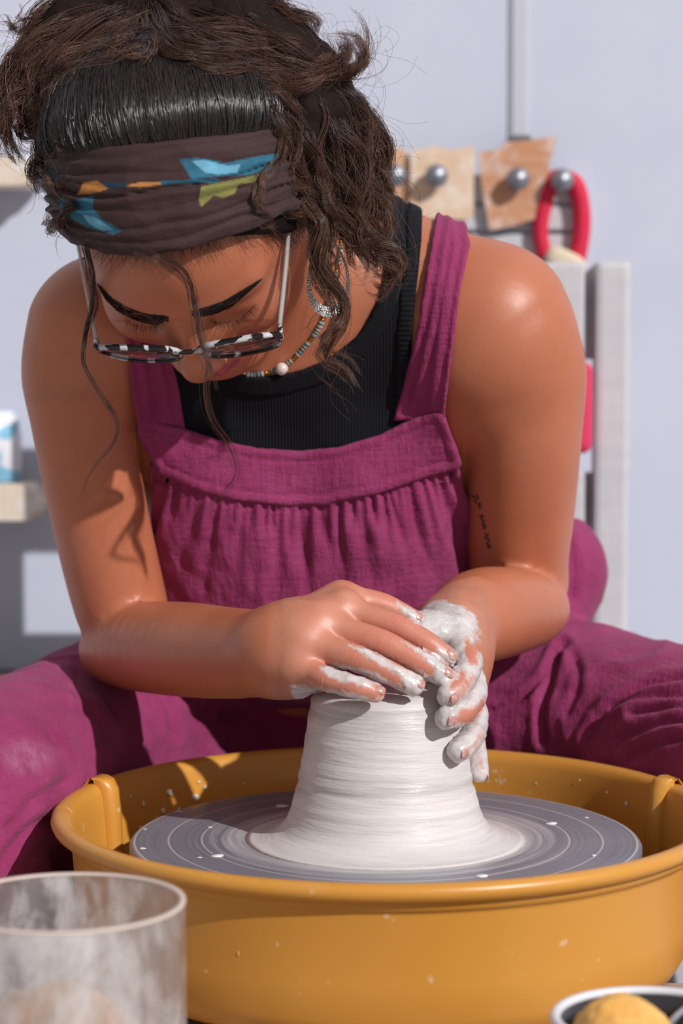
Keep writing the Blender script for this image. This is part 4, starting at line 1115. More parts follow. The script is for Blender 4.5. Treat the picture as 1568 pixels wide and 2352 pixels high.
V, Q = garment(Ft, cax, GP, 0.0046, [inset(ne, 46)], 0.0012)
finish('neck_binding', V, Q, M_TANK, tank, None, {'rib': lambda V: np.cumsum(np.zeros(len(V))) + np.arctan2(to_px(V)[:, 1] - 520, to_px(V)[:, 0] - 640) * 420})
ae = catmull(np.array(arm_edge, float), 12)
V, Q = garment(Ft, cax, GP, 0.0046, [inset(ae, 36)], 0.0012)
finish('armhole_binding', V, Q, M_TANK, tank, None, {'rib': lambda V: to_px(V)[:, 1] * 0.55})

# overalls ---------------------------------------------------------
OLO, OHI = np.array([-0.375, -0.07, 0.38]), np.array([0.44, 0.62, 0.84])
OH = 0.0034
Fo, oax = field(cloth_torso, OLO, OHI, OH)
for lg in (leg_prims_r, leg_prims_l): Fo = smin(Fo, gfield(lg, OLO, OHI, OH), 0.035)
OG = grid_points(oax)
band_top = [(312, 992), (322, 974), (350, 968), (425, 984), (500, 1010), (590, 1030), (690, 1038), (780, 1027), (870, 1000), (950, 962), (1000, 944), (1018, 948), (1024, 962)]
band_bot = [(1058, 1062), (1052, 1076), (960, 1102), (860, 1136), (740, 1160), (640, 1163), (540, 1150), (450, 1126), (400, 1104), (362, 1088), (340, 1050)]
seam_y = lambda x: np.interp(x, [300, 362, 400, 450, 540, 640, 740, 860, 960, 1052, 1100], [1080, 1088, 1104, 1126, 1150, 1163, 1160, 1136, 1102, 1076, 1060])
low_poly = [(p[0], p[1] - 10) for p in [(346, 1082), (362, 1088), (400, 1104), (450, 1126), (540, 1150), (640, 1163), (740, 1160), (860, 1136), (960, 1102), (1052, 1076), (1062, 1074)]] + [(1074, 1190), (1400, 1190), (3000, 1300), (3000, 4000), (-2000, 4000), (-2000, 1300), (120, 1300), (330, 1290)]
D = Fo - 0.0060
m = np.abs(D) < 0.009
out = np.where(D < 0, -0.009, 0.009); Pm = OG[(OG[..., 2] > 0.62) & m]; mm = (OG[..., 2] > 0.62) & m
out[m] = D[m]; out[mm] = smax(D[mm], poly_sdf(to_px(Pm), low_poly) * (Pm[:, 1] + 1.5) / FPX, 0.002)
deep = (OG[..., 2] > 0.62) & (D <= -0.009); Pd = to_px(OG[deep][::1])
out[deep] = np.maximum(-0.009, (seam_y(Pd[:, 0]) - 10 - Pd[:, 1]) * 3.4e-4)
V, Q = surface_nets(out, oax); V = laplace(V, Q, 2)
def n1(x, seed): return vnoise(np.stack([x, 0 * x, 0 * x], -1), 1.0, seed)
pr = np.random.default_rng(21); PLEATS = []; xx = 352.0
while xx < 1060:
    PLEATS.append((xx, pr.uniform(0.0022, 0.0058), pr.uniform(80, 360), pr.uniform(4.5, 7.5))); xx += pr.uniform(13, 30)
CREASES = [  # px polyline, depth, width in px, ridge beside it
    ([(1290, 1478), (1262, 1560), (1243, 1630), (1246, 1700)], 0.006, 9), ([(1120, 1636), (1180, 1612), (1240, 1560), (1275, 1500)], 0.004, 7), ([(1305, 1480), (1330, 1560), (1300, 1640)], 0.0025, 9),
    ([(1345, 1700), (1380, 1640), (1440, 1590), (1520, 1560), (1600, 1552)], 0.005, 8), ([(1420, 1700), (1490, 1672), (1580, 1650)], 0.004, 10), ([(1440, 1740), (1510, 1705), (1600, 1690)], 0.004, 9), ([(1400, 1620), (1480, 1600), (1580, 1600)], 0.003, 8),
    ([(1450, 1640), (1530, 1625), (1600, 1622)], 0.003, 7), ([(330, 1560), (380, 1600), (400, 1690)], 0.004, 10), ([(250, 1690), (215, 1640), (150, 1620)], 0.003, 12), ([(520, 1640), (560, 1660), (600, 1700)], 0.004, 10), ([(20, 1900), (90, 1830), (150, 1800)], 0.004, 12), ([(0, 1980), (70, 1900), (130, 1880)], 0.004, 12),
    ([(180, 1545), (240, 1580), (270, 1640)], 0.003, 14), ([(1300, 1240), (1318, 1300), (1310, 1370)], 0.003, 10)]
def crease_disp(V):
    p = to_px(V); d = np.zeros(len(V))
    for line, dep, wd in CREASES:
        L_ = catmull(np.array(line, float), 24); best = np.full(len(V), 1e9)
        lo_, hi_ = L_.min(0) - 60, L_.max(0) + 60; m = ((p > lo_) & (p < hi_)).all(1)
        if not m.any(): continue
        q = p[m]; b = np.full(len(q), 1e9)
        for a_, b_ in zip(L_[:-1], L_[1:]):
            e_ = b_ - a_; w_ = q - a_; t_ = np.clip(w_ @ e_ / (e_ @ e_), 0, 1); b = np.minimum(b, np.linalg.norm(w_ - t_[:, None] * e_, axis=1))
        d[m] += -dep * np.exp(-(b / wd) ** 2) + 0.45 * dep * np.exp(-((b - 2.3 * wd) / (1.3 * wd)) ** 2)
    return d
def gathers(V):
    p = to_px(V); x, y = p[:, 0], p[:, 1]; s0 = seam_y(x); dy = y - s0
    front = (V[:, 1] < 0.36) & (x > 320) & (x < 1090) & (dy > -40) & (V[:, 2] > 0.585)
    s = 690 + (x - 690) / (1 + 0.0009 * np.clip(dy, 0, 300)) + 5 * vnoise(V, 25, 3)
    fine = 0.6 * n1(s / 13.0, 4) + 0.5 * n1(s / 22.0, 6); wide = n1(s / 34.0, 8) + 0.5 * n1(s / 70.0, 9)
    a = sstep(-4, 22, dy) * np.exp(-np.clip(dy, 0, 999) / 130.0); b = sstep(10, 90, dy) * (1 - 0.4 * sstep(200, 330, dy))
    d = 0.0014 * a * fine + 0.0036 * b * wide
    for xi, dep, ln, wd in PLEATS:
        d = d - dep * np.exp(-((s - xi - 0.03 * np.clip(dy, 0, 300) * math.sin(xi)) / (wd * (1 + 0.008 * np.clip(dy, 0, 300)))) ** 2) * sstep(-6, 10, dy) * sstep(ln, ln * 0.35, dy)
    d = d + 0.0012 * b * vnoise(V * np.array([1, 1, 0.35]), 150, 12) - 0.0008 * sstep(30, 0, np.abs(dy)) 
    # soft drapery folds on the thighs, running round the leg, and knee wrinkles
    leg = sstep(0.66, 0.60, V[:, 2]) * ~front
    q = V @ np.array([[0.8, 0.3, 0], [0.5, 0.3, 0], [0.3, 0.9, 1.0]])
    fold = 1 - np.abs(vnoise(V * np.array([0.9, 0.55, 1.3]) + 0.02 * np.stack([vnoise(V, 14, 5)] * 3, -1), 26, 21))
    return np.where(front, d, 0) + leg * (0.0034 * (fold ** 3 - 0.35) + 0.0014 * vnoise(V * np.array([0.5, 0.8, 1.6]), 75, 22))
def dust(V):
    p = to_px(V); d1 = np.hypot((p[:, 0] - 60) / 70, (p[:, 1] - 1740) / 45); d2 = np.hypot((p[:, 0] - 180) / 60, (p[:, 1] - 1590) / 30)
    return np.clip(0.7 * sstep(1.2, 0.3, d1) + 0.2 * sstep(1.2, 0.3, d2) + 0.05, 0, 1)
overalls = finish('overalls', V, Q, M_PLUM, person, lambda V: np.where((V[:, 1] < 0.36) & (np.abs(V[:, 0] - TX) < 0.15) & (V[:, 2] > 0.59), -0.010 * sstep(0.595, 0.615, V[:, 2]), gathers(V) + crease_disp(V)), {'dust': dust})
# gathered bodice, finer than the rest
GL, GH = np.array([-0.19, 0.14, 0.590]), np.array([0.12, 0.36, 0.745])
Fg, gax = field(cloth_torso, GL, GH, 0.0017); GG = grid_points(gax)
bod_poly = [(p[0], p[1] - 16) for p in [(344, 1080), (362, 1088), (400, 1104), (450, 1126), (540, 1150), (640, 1163), (740, 1160), (860, 1136), (960, 1102), (1052, 1076), (1062, 1074)]] + [(1072, 1150), (1090, 1300), (1090, 1580), (310, 1580), (326, 1250)]
V, Q = garment(Fg, gax, GG, 0.0078, [bod_poly], 0.0015, 1)
finish('bodice', V, Q, M_PLUM, overalls, gathers, {'dust': lambda V: np.full(len(V), 0.08)})
# bib band
def band_disp(V):
    p = to_px(V); x, y = p[:, 0], p[:, 1]
    edge = np.abs(poly_sdf(p, band_top + band_bot))
    stitch = np.exp(-((edge - 24) / 4.0) ** 2)
    puck = np.exp(-((edge - 12) / 9.0) ** 2) * (0.5 + 0.5 * n1(x / 9.0, 31))
    return -0.0011 * stitch + 0.0008 * puck + 0.0009 * vnoise(V * np.array([0.5, 1, 1.6]), 60, 33) + 0.0004 * vnoise(V * np.array([1.6, 1, 0.4]), 170, 34)
BL, BHh = np.array([-0.20, 0.12, 0.66]), np.array([0.14, 0.34, 0.84])
Fb, bax = field(cloth_torso, BL, BHh, 0.0020)
Fb2 = field(torso_prims, BL, BHh, 0.0020)[0]; Fb = smin(Fb, Fb2, 0.004)
BG = grid_points(bax)
V, Q = garment(Fb, bax, BG, 0.0088, [band_top + band_bot], 0.0022); V, Q = largest_island(V, Q)
finish('bib_band', V, Q, M_PLUM, overalls, band_disp, {'dust': lambda V: np.full(len(V), 0.08)})
strap_l = [(1024, 966), (1022, 945), (1040, 800), (1060, 650), (1078, 560), (1068, 500), (1040, 470), (1010, 440), (1004, 470), (998, 510), (980, 620), (960, 740), (935, 850), (904, 966)]
strap_r = [(318, 1000), (316, 975), (300, 880), (286, 745), (280, 560), (300, 440), (395, 440), (372, 560), (378, 745), (396, 830), (412, 900), (428, 1000)]
def strap_disp(V):
    p = to_px(V); e = np.abs(poly_sdf(p, strap_l)); e2 = np.abs(poly_sdf(p, strap_r)); e = np.minimum(e, e2)
    return 0.0012 * np.cos(e / 5.2) * sstep(2, 10, e) + 0.0006 * vnoise(V, 90, 41)
SL, SH = np.array([-0.19, 0.08, 0.70]), np.array([0.12, 0.34, 0.97])
Fs, sax = field(torso_prims, SL, SH, 0.0020); Fs = smin(Fs, gfield(neck_prims, SL, SH, 0.0020), 0.035)
for u_ in (upper_r, upper_l): Fs = smin(Fs, gfield(u_, SL, SH, 0.0020), 0.03)
Fs = smin(Fs, gfield(cloth_torso, SL, SH, 0.0020), 0.004)
SG = grid_points(sax)
for poly in (strap_l, strap_r):
    V, Q = garment(Fs, sax, SG, 0.0062, [poly], 0.002)
    finish('strap', V, Q, M_PLUM, overalls, strap_disp, {'dust': lambda V: np.full(len(V), 0.05)})
# shins and shoes carry the figure to the floor, out of frame
M_SHOE = mat('dark_canvas', (0.05, 0.045, 0.05), 0.8)
for (x, k) in ((-0.228, leg_prims_r), (0.345, leg_prims_l)):
    lo, hi = np.array([x - 0.11, -0.02, 0.03]), np.array([x + 0.11, 0.24, 0.41])
    F, ax = field(k, lo, hi, 0.006)
    G = grid_points(ax); F = smax(F - 0.006, 0.10 - G[..., 2], 0.01)
    V, Q = surface_nets(F, ax); finish('trouser_leg', laplace(V, Q, 1), Q, M_PLUM, overalls, None, {'dust': lambda V: np.zeros(len(V))})
    P = [Cone((x, 0.14, 0.12), (x, 0.14, 0.05), 0.045, 0.045, 0.0), Cone((x, 0.16, 0.042), (x, -0.03, 0.036), 0.042, 0.036, 0.02)]
    lo, hi = np.array([x - 0.07, -0.1, -0.01]), np.array([x + 0.07, 0.24, 0.16])
    F, ax = field(P, lo, hi, 0.005); G = grid_points(ax); F = smax(F, 0.002 - G[..., 2], 0.004)
    V, Q = surface_nets(F, ax); finish('shoe', laplace(V, Q, 1), Q, M_SHOE, person)
# ================================================================== headband, hair, face details, glasses, jewellery
def f_head(P): return smin(pts_field(head_prims, P), pts_field(neck_prims, P), 0.02)
def f_trunk(P): return smin(pts_field(torso_prims, P), pts_field(neck_prims, P), 0.035)

# ---- headband
top_l = np.array([(20, 350), (105, 347), (200, 343), (330, 331), (450, 318), (590, 300), (700, 288), (820, 280)], float)
bot_l = np.array([(20, 480), (110, 500), (165, 555), (240, 582), (330, 590), (450, 566), (580, 524), (690, 472), (820, 410)], float)
band_poly = [tuple(p) for p in top_l] + [tuple(p) for p in bot_l[::-1]]
lo, hi = HO + np.array([-0.12, -0.135, -0.075]), HO + np.array([0.12, 0.125, 0.105])
HH = 0.0019
Fh, hax = field(head_prims[:10], lo, hi, HH)
cran = Ell(hl(-0.004, -0.012, 0.036), np.array([0.0805, 0.098, 0.083]) * HS, HM, 0.02)
Fh = smin(Fh, gfield([cran], lo, hi, HH), 0.02)
HG = grid_points(hax)
V, Q = garment(Fh, hax, HG, 0.0085, [band_poly], 0.002, 2)
V, Q, _ = drop_loose(V, Q)
N = normals(V, Q); p = to_px(V); x, y = p[:, 0], p[:, 1]
ty, by = np.interp(x, top_l[:, 0], top_l[:, 1]), np.interp(x, bot_l[:, 0], bot_l[:, 1]); tt = (y - ty) / (by - ty)
pinch = 1 + 1.5 * sstep(480, 720, x) + 1.2 * sstep(230, 110, x)
d = np.zeros(len(V))
for c0, c1, w, a in ((0.47, 0.40, 0.020, 0.0022), (0.10, 0.06, 0.030, 0.0007), (0.25, 0.30, 0.025, 0.0009), (0.62, 0.56, 0.022, 0.0009), (0.80, 0.70, 0.028, 0.0013), (0.90, 0.86, 0.022, 0.0010), (0.36, 0.50, 0.015, 0.0006)):
    cc = c0 + (c1 - c0) * (x - 150) / 500 + 0.02 * np.sin(x / 47 + c0 * 20); e = tt - cc
    d -= a * pinch * np.exp(-(e / w) ** 2); d += 0.6 * a * pinch * np.exp(-((e - 0.055) / 0.04) ** 2)
d += 0.0010 * vnoise(V * np.array([0.35, 1, 1.8]), 70, 61) * pinch + 0.0005 * vnoise(V, 130, 62)
V = V + N * d[:, None]
V, Q = refine(V, Q); N = normals(V, Q); p = to_px(V)
base = np.array([0.040, 0.0175, 0.0175]); colr = np.tile(base, (len(V), 1))
front = N[:, 1] < 0.25
blue, lblue, teal, orange, green = (0.018, 0.115, 0.185), (0.12, 0.33, 0.46), (0.010, 0.040, 0.070), (0.46, 0.19, 0.045), (0.17, 0.165, 0.045)
prints = [(blue, [(412, 366), (450, 362), (520, 374), (600, 357), (640, 352), (650, 378), (570, 402), (510, 405), (440, 411)]),
          (lblue, [(440, 370), (470, 367), (520, 380), (552, 378), (545, 396), (500, 401), (470, 396)]),
          (green, [(462, 428), (500, 420), (540, 412), (612, 398), (615, 408), (585, 418), (548, 424), (538, 445), (512, 455), (492, 448), (462, 476), (456, 460)]),
          (orange, [(178, 447), (192, 418), (225, 416), (252, 432), (225, 442)]), (orange, [(288, 426), (320, 419), (370, 417), (368, 425), (320, 430)]),
          (teal, [(225, 418), (290, 420), (290, 428), (250, 433)]), (blue, [(370, 416), (500, 410), (505, 418), (370, 424)]),
          (blue, [(132, 455), (160, 462), (215, 450), (212, 478), (235, 505), (282, 530), (260, 538), (200, 522), (160, 500), (140, 485)]),
          (lblue, [(190, 494), (215, 497), (262, 528), (235, 530), (205, 515)]), (teal, [(110, 380), (125, 384), (130, 440), (118, 430)])]
for col, poly in prints:
    m = sstep(1.2, -1.2, poly_sdf(p, poly)) * front; colr = colr * (1 - m[:, None]) + np.array(col) * m[:, None]
colr *= (1 + 0.22 * vnoise(V, 160, 64) * (np.abs(colr - base).sum(1) > 0.02))[:, None]
me = mesh_np('headband', V, Q); set_attr(me, 'print', colr)
M_BAND = mat('printed_brown_cotton', base, 0.75, spec=0.3); t_ = NT(M_BAND); t_.color(t_.attr('print').outputs['Color'])
t_.b.inputs['Sheen Weight'].default_value = 0.05
t_.bump(t_.math('ADD', t_.noise(900, t_.coord(), 2), t_.noise(220, t_.coord((0.3, 1, 1.6)), 3)), 0.35, 0.0008)
o = link('headband', me, M_BAND, person); o['label'] = 'brown cotton headband printed with blue, green and orange leaves'

# ---- hair ---------------------------------------------------------
def m_hair(name, rough, spec):
    m = mat(name, (0.02, 0.011, 0.009), rough, spec=spec); t = NT(m)
    t.color(t.attr('tone').outputs['Color']); return m
M_HAIR = m_hair('dark_brown_hair', 0.34, 0.45); M_SLICK = m_hair('glossy_black_hair', 0.25, 1.0); M_UNDER = m_hair('hair_underlayer', 0.8, 0.1)
class Hair:
    def __init__(s): s.C, s.R, s.T = [], [], []
    def add(s, C, R, T):
        ok = (np.abs(C - HO).max(axis=(1, 2)) < 0.42) & (C[..., 1].max(1) < 0.30)
        C, R, T = C[ok], R[ok], T[ok]
        s.C.append(C); s.R.append(R); s.T.append(T)
    def build(s, name, parent, sides=3, material=None):
        Vs, Fs, Ts, off = [], [], [], 0
        for C, R, T in zip(s.C, s.R, s.T):
            V, F = tube_arrays(C, R, sides); Vs.append(V); Fs.append(F + off); off += len(V)
            Ts.append(np.repeat(T, sides, axis=1).reshape(-1, 3))
        me = mesh_np(name, np.concatenate(Vs), np.concatenate(Fs)); set_attr(me, 'tone', np.concatenate(Ts))
        return link(name, me, material or M_HAIR, parent)
hair = Hair(); slick = Hair()
ROOT, TIP = np.array([0.0110, 0.0066, 0.0066]), np.array([0.140, 0.066, 0.043])
def tone(m, n, warm=0.5, base=0.0):
    t = (base + (1 - base) * np.linspace(0, 1, n)[None, :, None] ** 1.3) * warm; b = rng.uniform(0.5, 1.8, (m, 1, 1))
    return (ROOT * (1 - t) + TIP * t) * b
CC = hl(-0.004, -0.012, 0.036); CRAD = np.array([0.0805, 0.098, 0.083]) * HS + 0.0105
fn_c = lambda P: Ell(CC, CRAD - 0.002, HM).d(P)
def lock(G, m=90, n=26, rad=0.010, warm=0.6, wave=0.004, freq=3.0, th=0.00019, spread=1.0, taper=0.55, fly=0.06, jit=0.0, fan=0.0, clear=0.012):
    """a lock of m strands round a guide G: rows of (px,py,Y)"""
    if clear:       # keep the lock in front of the scalp where the head is behind it
        sx_ = np.array([g[:2] for g in G], float); hit, _ = trace(fn_c, sx_); ok = np.abs(fn_c(hit)) < 0.002
        G = [(x, y, min(Y, h[1] - clear) if k else Y) for (x, y, Y), h, k in zip(G, hit, ok)]
    P = catmull(np.array([at(*g) for g in G]), n)
    t = np.linspace(0, 1, n)
    T = np.gradient(P, axis=0); T /= np.linalg.norm(T, axis=1, keepdims=True)
    N1 = np.cross(T, [0.1, 1.0, 0.2]); N1 /= np.linalg.norm(N1, axis=1, keepdims=True); N2 = np.cross(T, N1)
    r0 = np.sqrt(rng.uniform(0, 1, (m, 1))); a0 = rng.uniform(0, 2 * np.pi, (m, 1))
    prof = rad * spread * (0.75 + 0.25 * np.sin(t * np.pi)) * (1 - taper * t ** 2) * (1 + fan * (1 - t) ** 8)
    ph = rng.uniform(0, 2 * np.pi); twist = rng.uniform(-1.2, 1.2)
    sig = rng.normal(0, 0.28, (m, 1))
    A = a0 + twist * t * 3.0
    off1 = prof * r0 * np.cos(A) + wave * np.sin(2 * np.pi * freq * t + ph + sig) * (0.3 + 0.7 * t)
    off2 = prof * r0 * np.sin(A) + wave * np.cos(2 * np.pi * freq * t + ph + sig) * (0.3 + 0.7 * t)
    C = P[None] + off1[..., None] * N1[None] + off2[..., None] * N2[None]
    # loose hairs leave the lock towards the tip
    fl = (rng.uniform(0, 1, (m, 1, 1)) < fly) * rng.normal(0, 1, (m, 1, 3)) * 0.011 * (t ** 2)[None, :, None]
    C = C + fl + np.cumsum(rng.normal(0, 1, (m, n, 3)), axis=1) * 0.00006 * (1 + jit)
    # strands end at different lengths
    end = rng.uniform(0.80, 1.0, (m, 1)); tq = t[None] * end; idx = tq * (n - 1); i0 = np.minimum(idx.astype(int), n - 2); f = (idx - i0)[..., None]
    C = np.take_along_axis(C, i0[..., None], 1) * (1 - f) + np.take_along_axis(C, i0[..., None] + 1, 1) * f
    R = th * rng.uniform(0.7, 1.35, (m, 1)) * (1 - 0.65 * t ** 3)[None]
    hair.add(C, R, tone(m, n, warm, 0.35 if warm > 0.5 else 0.0))
def on_cran(D, extra=0.0):
    """directions (..,3) in head axes -> points just above the scalp"""
    k = 1 / np.sqrt(((D / (CRAD + extra)) ** 2).sum(-1, keepdims=True)); return CC + (D * k) @ HM
# hair-covered scalp: a thin dark shell under the strands
LG = (HG - HO) @ HM.T / HS
gline = np.interp(LG[..., 1], [-0.1, -0.05, -0.02, 0.010, 0.020, 0.034, 0.05, 0.066, 0.1], [-0.085, -0.065, -0.02, 0.004, 0.006, 0.018, 0.046, 0.074, 0.11])
PB = to_px(HG); inb = sstep(0, 40, PB[..., 1] - np.interp(PB[..., 0], top_l[:, 0], top_l[:, 1]))
Fc = np.maximum(smax(Fh - (0.0068 - 0.0050 * inb * sstep(690, 640, PB[..., 0])), (gline - LG[..., 2]) * HS * 0.8, 0.003), -(Fh + 0.004))
Fc = np.maximum(Fc, np.where(PB[..., 0] < 240, (PB[..., 1] - np.interp(PB[..., 0], bot_l[:, 0], bot_l[:, 1]) + 14) * 2.9e-4, -1))
V, Q = surface_nets(Fc, hax); V = laplace(V, Q, 1); ci = np.clip(np.rint((V[Q].mean(1) - HG[0, 0, 0]) / HH).astype(int), 0, np.array(Fh.shape) - 1)
V, Q, _ = drop_loose(V, Q[Fh[tuple(ci.T)] > -0.0025])
me = mesh_np('scalp_hair', V, Q); set_attr(me, 'tone', np.tile(ROOT * 0.8, (len(V), 1)))
link('scalp_hair', me, M_UNDER, person)
# slicked hair from the band back to the knot
KNOT = at(345, 30, 0.045)
kd = (KNOT - CC) @ HM.T; kd /= np.linalg.norm(kd)
m, n = 2600, 12
sx = rng.uniform(60, 760, m); sy = np.interp(sx, top_l[:, 0], top_l[:, 1]) + rng.uniform(14, 34, m)
S0, _ = trace(fn_c, np.stack([sx, sy], -1)); sd = (S0 - CC) @ HM.T; sd /= np.linalg.norm(sd, axis=1, keepdims=True)
e = kd + rng.normal(0, 0.10, (m, 3)); e /= np.linalg.norm(e, axis=1, keepdims=True)
t = np.linspace(0, 1, n)[None, :, None]; om = np.arccos(np.clip((sd * e).sum(1), -1, 1))[:, None, None]
D = (np.sin((1 - t) * om) * sd[:, None] + np.sin(t * om) * e[:, None]) / np.sin(om)
clump = np.round(sx / 9) * 9
lift = (rng.uniform(-0.0010, 0.0012, (m, 1)) + 0.0008 * np.sin(clump * 1.7)[:, None] + 0.0006 * np.sin(clump * 0.41)[:, None])[..., None] * np.ones((1, n, 1))
C = np.stack([on_cran(D[i]) + 0 for i in range(m)]); Nn = C - CC; Nn /= np.linalg.norm(Nn, axis=2, keepdims=True)
C = C + Nn * (lift + 0.004 * t ** 2 + 0.0065 * np.sin(np.pi * np.clip(t / 0.62, 0, 1)) - 0.006 * np.clip(1 - t / 0.10, 0, 1) ** 1.5)
slick.add(C, np.full((m, n), 0.00026) * rng.uniform(0.7, 1.3, (m, 1)), tone(m, n, 0.10))

# messy mass from the knot: inner volume first, then locks
vol_guides = [
    [(345, 30, 0.05, 0.030), (260, 60, 0.045, 0.026), (170, 110, 0.035, 0.024), (105, 190, 0.03, 0.020), (85, 290, 0.03, 0.012)],
    [(345, 20, 0.06, 0.030), (250, 10, 0.06, 0.026), (150, 60, 0.05, 0.022), (70, 140, 0.045, 0.016), (40, 230, 0.04, 0.008)],
    [(345, 20, 0.06, 0.034), (440, 30, 0.05, 0.034), (550, 60, 0.04, 0.034), (630, 120, 0.03, 0.032), (700, 190, 0.02, 0.026)],
    [(420, 70, 0.03, 0.018), (520, 120, 0.02, 0.020), (620, 150, 0.012, 0.020), (690, 200, 0.01, 0.022), (720, 260, 0.01, 0.020)],
    [(640, 150, 0.02, 0.028), (720, 230, 0.02, 0.030), (770, 320, 0.02, 0.026), (790, 410, 0.02, 0.020), (790, 480, 0.02, 0.010)],
    [(660, 200, 0.0, 0.018), (690, 290, -0.005, 0.017), (700, 370, -0.005, 0.012), (720, 440, -0.004, 0.008)],
]
VP = [Chain([(at(x, y, Y), r) for x, y, Y, r in g], 0.02, 16) for g in vol_guides]
lo = np.minimum.reduce([c_.bounds()[0] for c_ in VP]) - 0.01; hi = np.maximum.reduce([c_.bounds()[1] for c_ in VP]) + 0.01
F, ax = field(VP, lo, hi, 0.003); V, Q = surface_nets(F + 0.004, ax)
V = laplace(V, Q, 1); V = V + normals(V, Q) * (0.0025 * vnoise(V, 70, 71) + 0.0015 * vnoise(V, 200, 72))[:, None]
me = mesh_np('hair_mass', V, Q); set_attr(me, 'tone', np.tile(np.array([0.016, 0.009, 0.0075]), (len(V), 1))); link('hair_mass', me, M_UNDER, person)
for g in vol_guides:            # strands that clothe the volume, running along it
    gg = np.array(g, float)
    for k in range(22):
        a = rng.uniform(0, 2 * np.pi); q = []
        rr = gg[:, 3] * rng.uniform(0.55, 1.0)
        tw = rng.uniform(-0.9, 0.9)
        for i, (x, y, Y, r) in enumerate(gg):
            aa = a + tw * i * 0.6; q.append((x + rr[i] * 3000 * math.cos(aa) + rng.normal(0, 10), y + rr[i] * 3000 * math.sin(aa) * 0.7 + rng.normal(0, 10), Y - abs(rr[i] * math.sin(aa * 0.5 + 0.7)) * 1.0))
        lock(q, 50, 16, 0.0055, 0.75, 0.0035, 1.8, fly=0.06, taper=0.4)
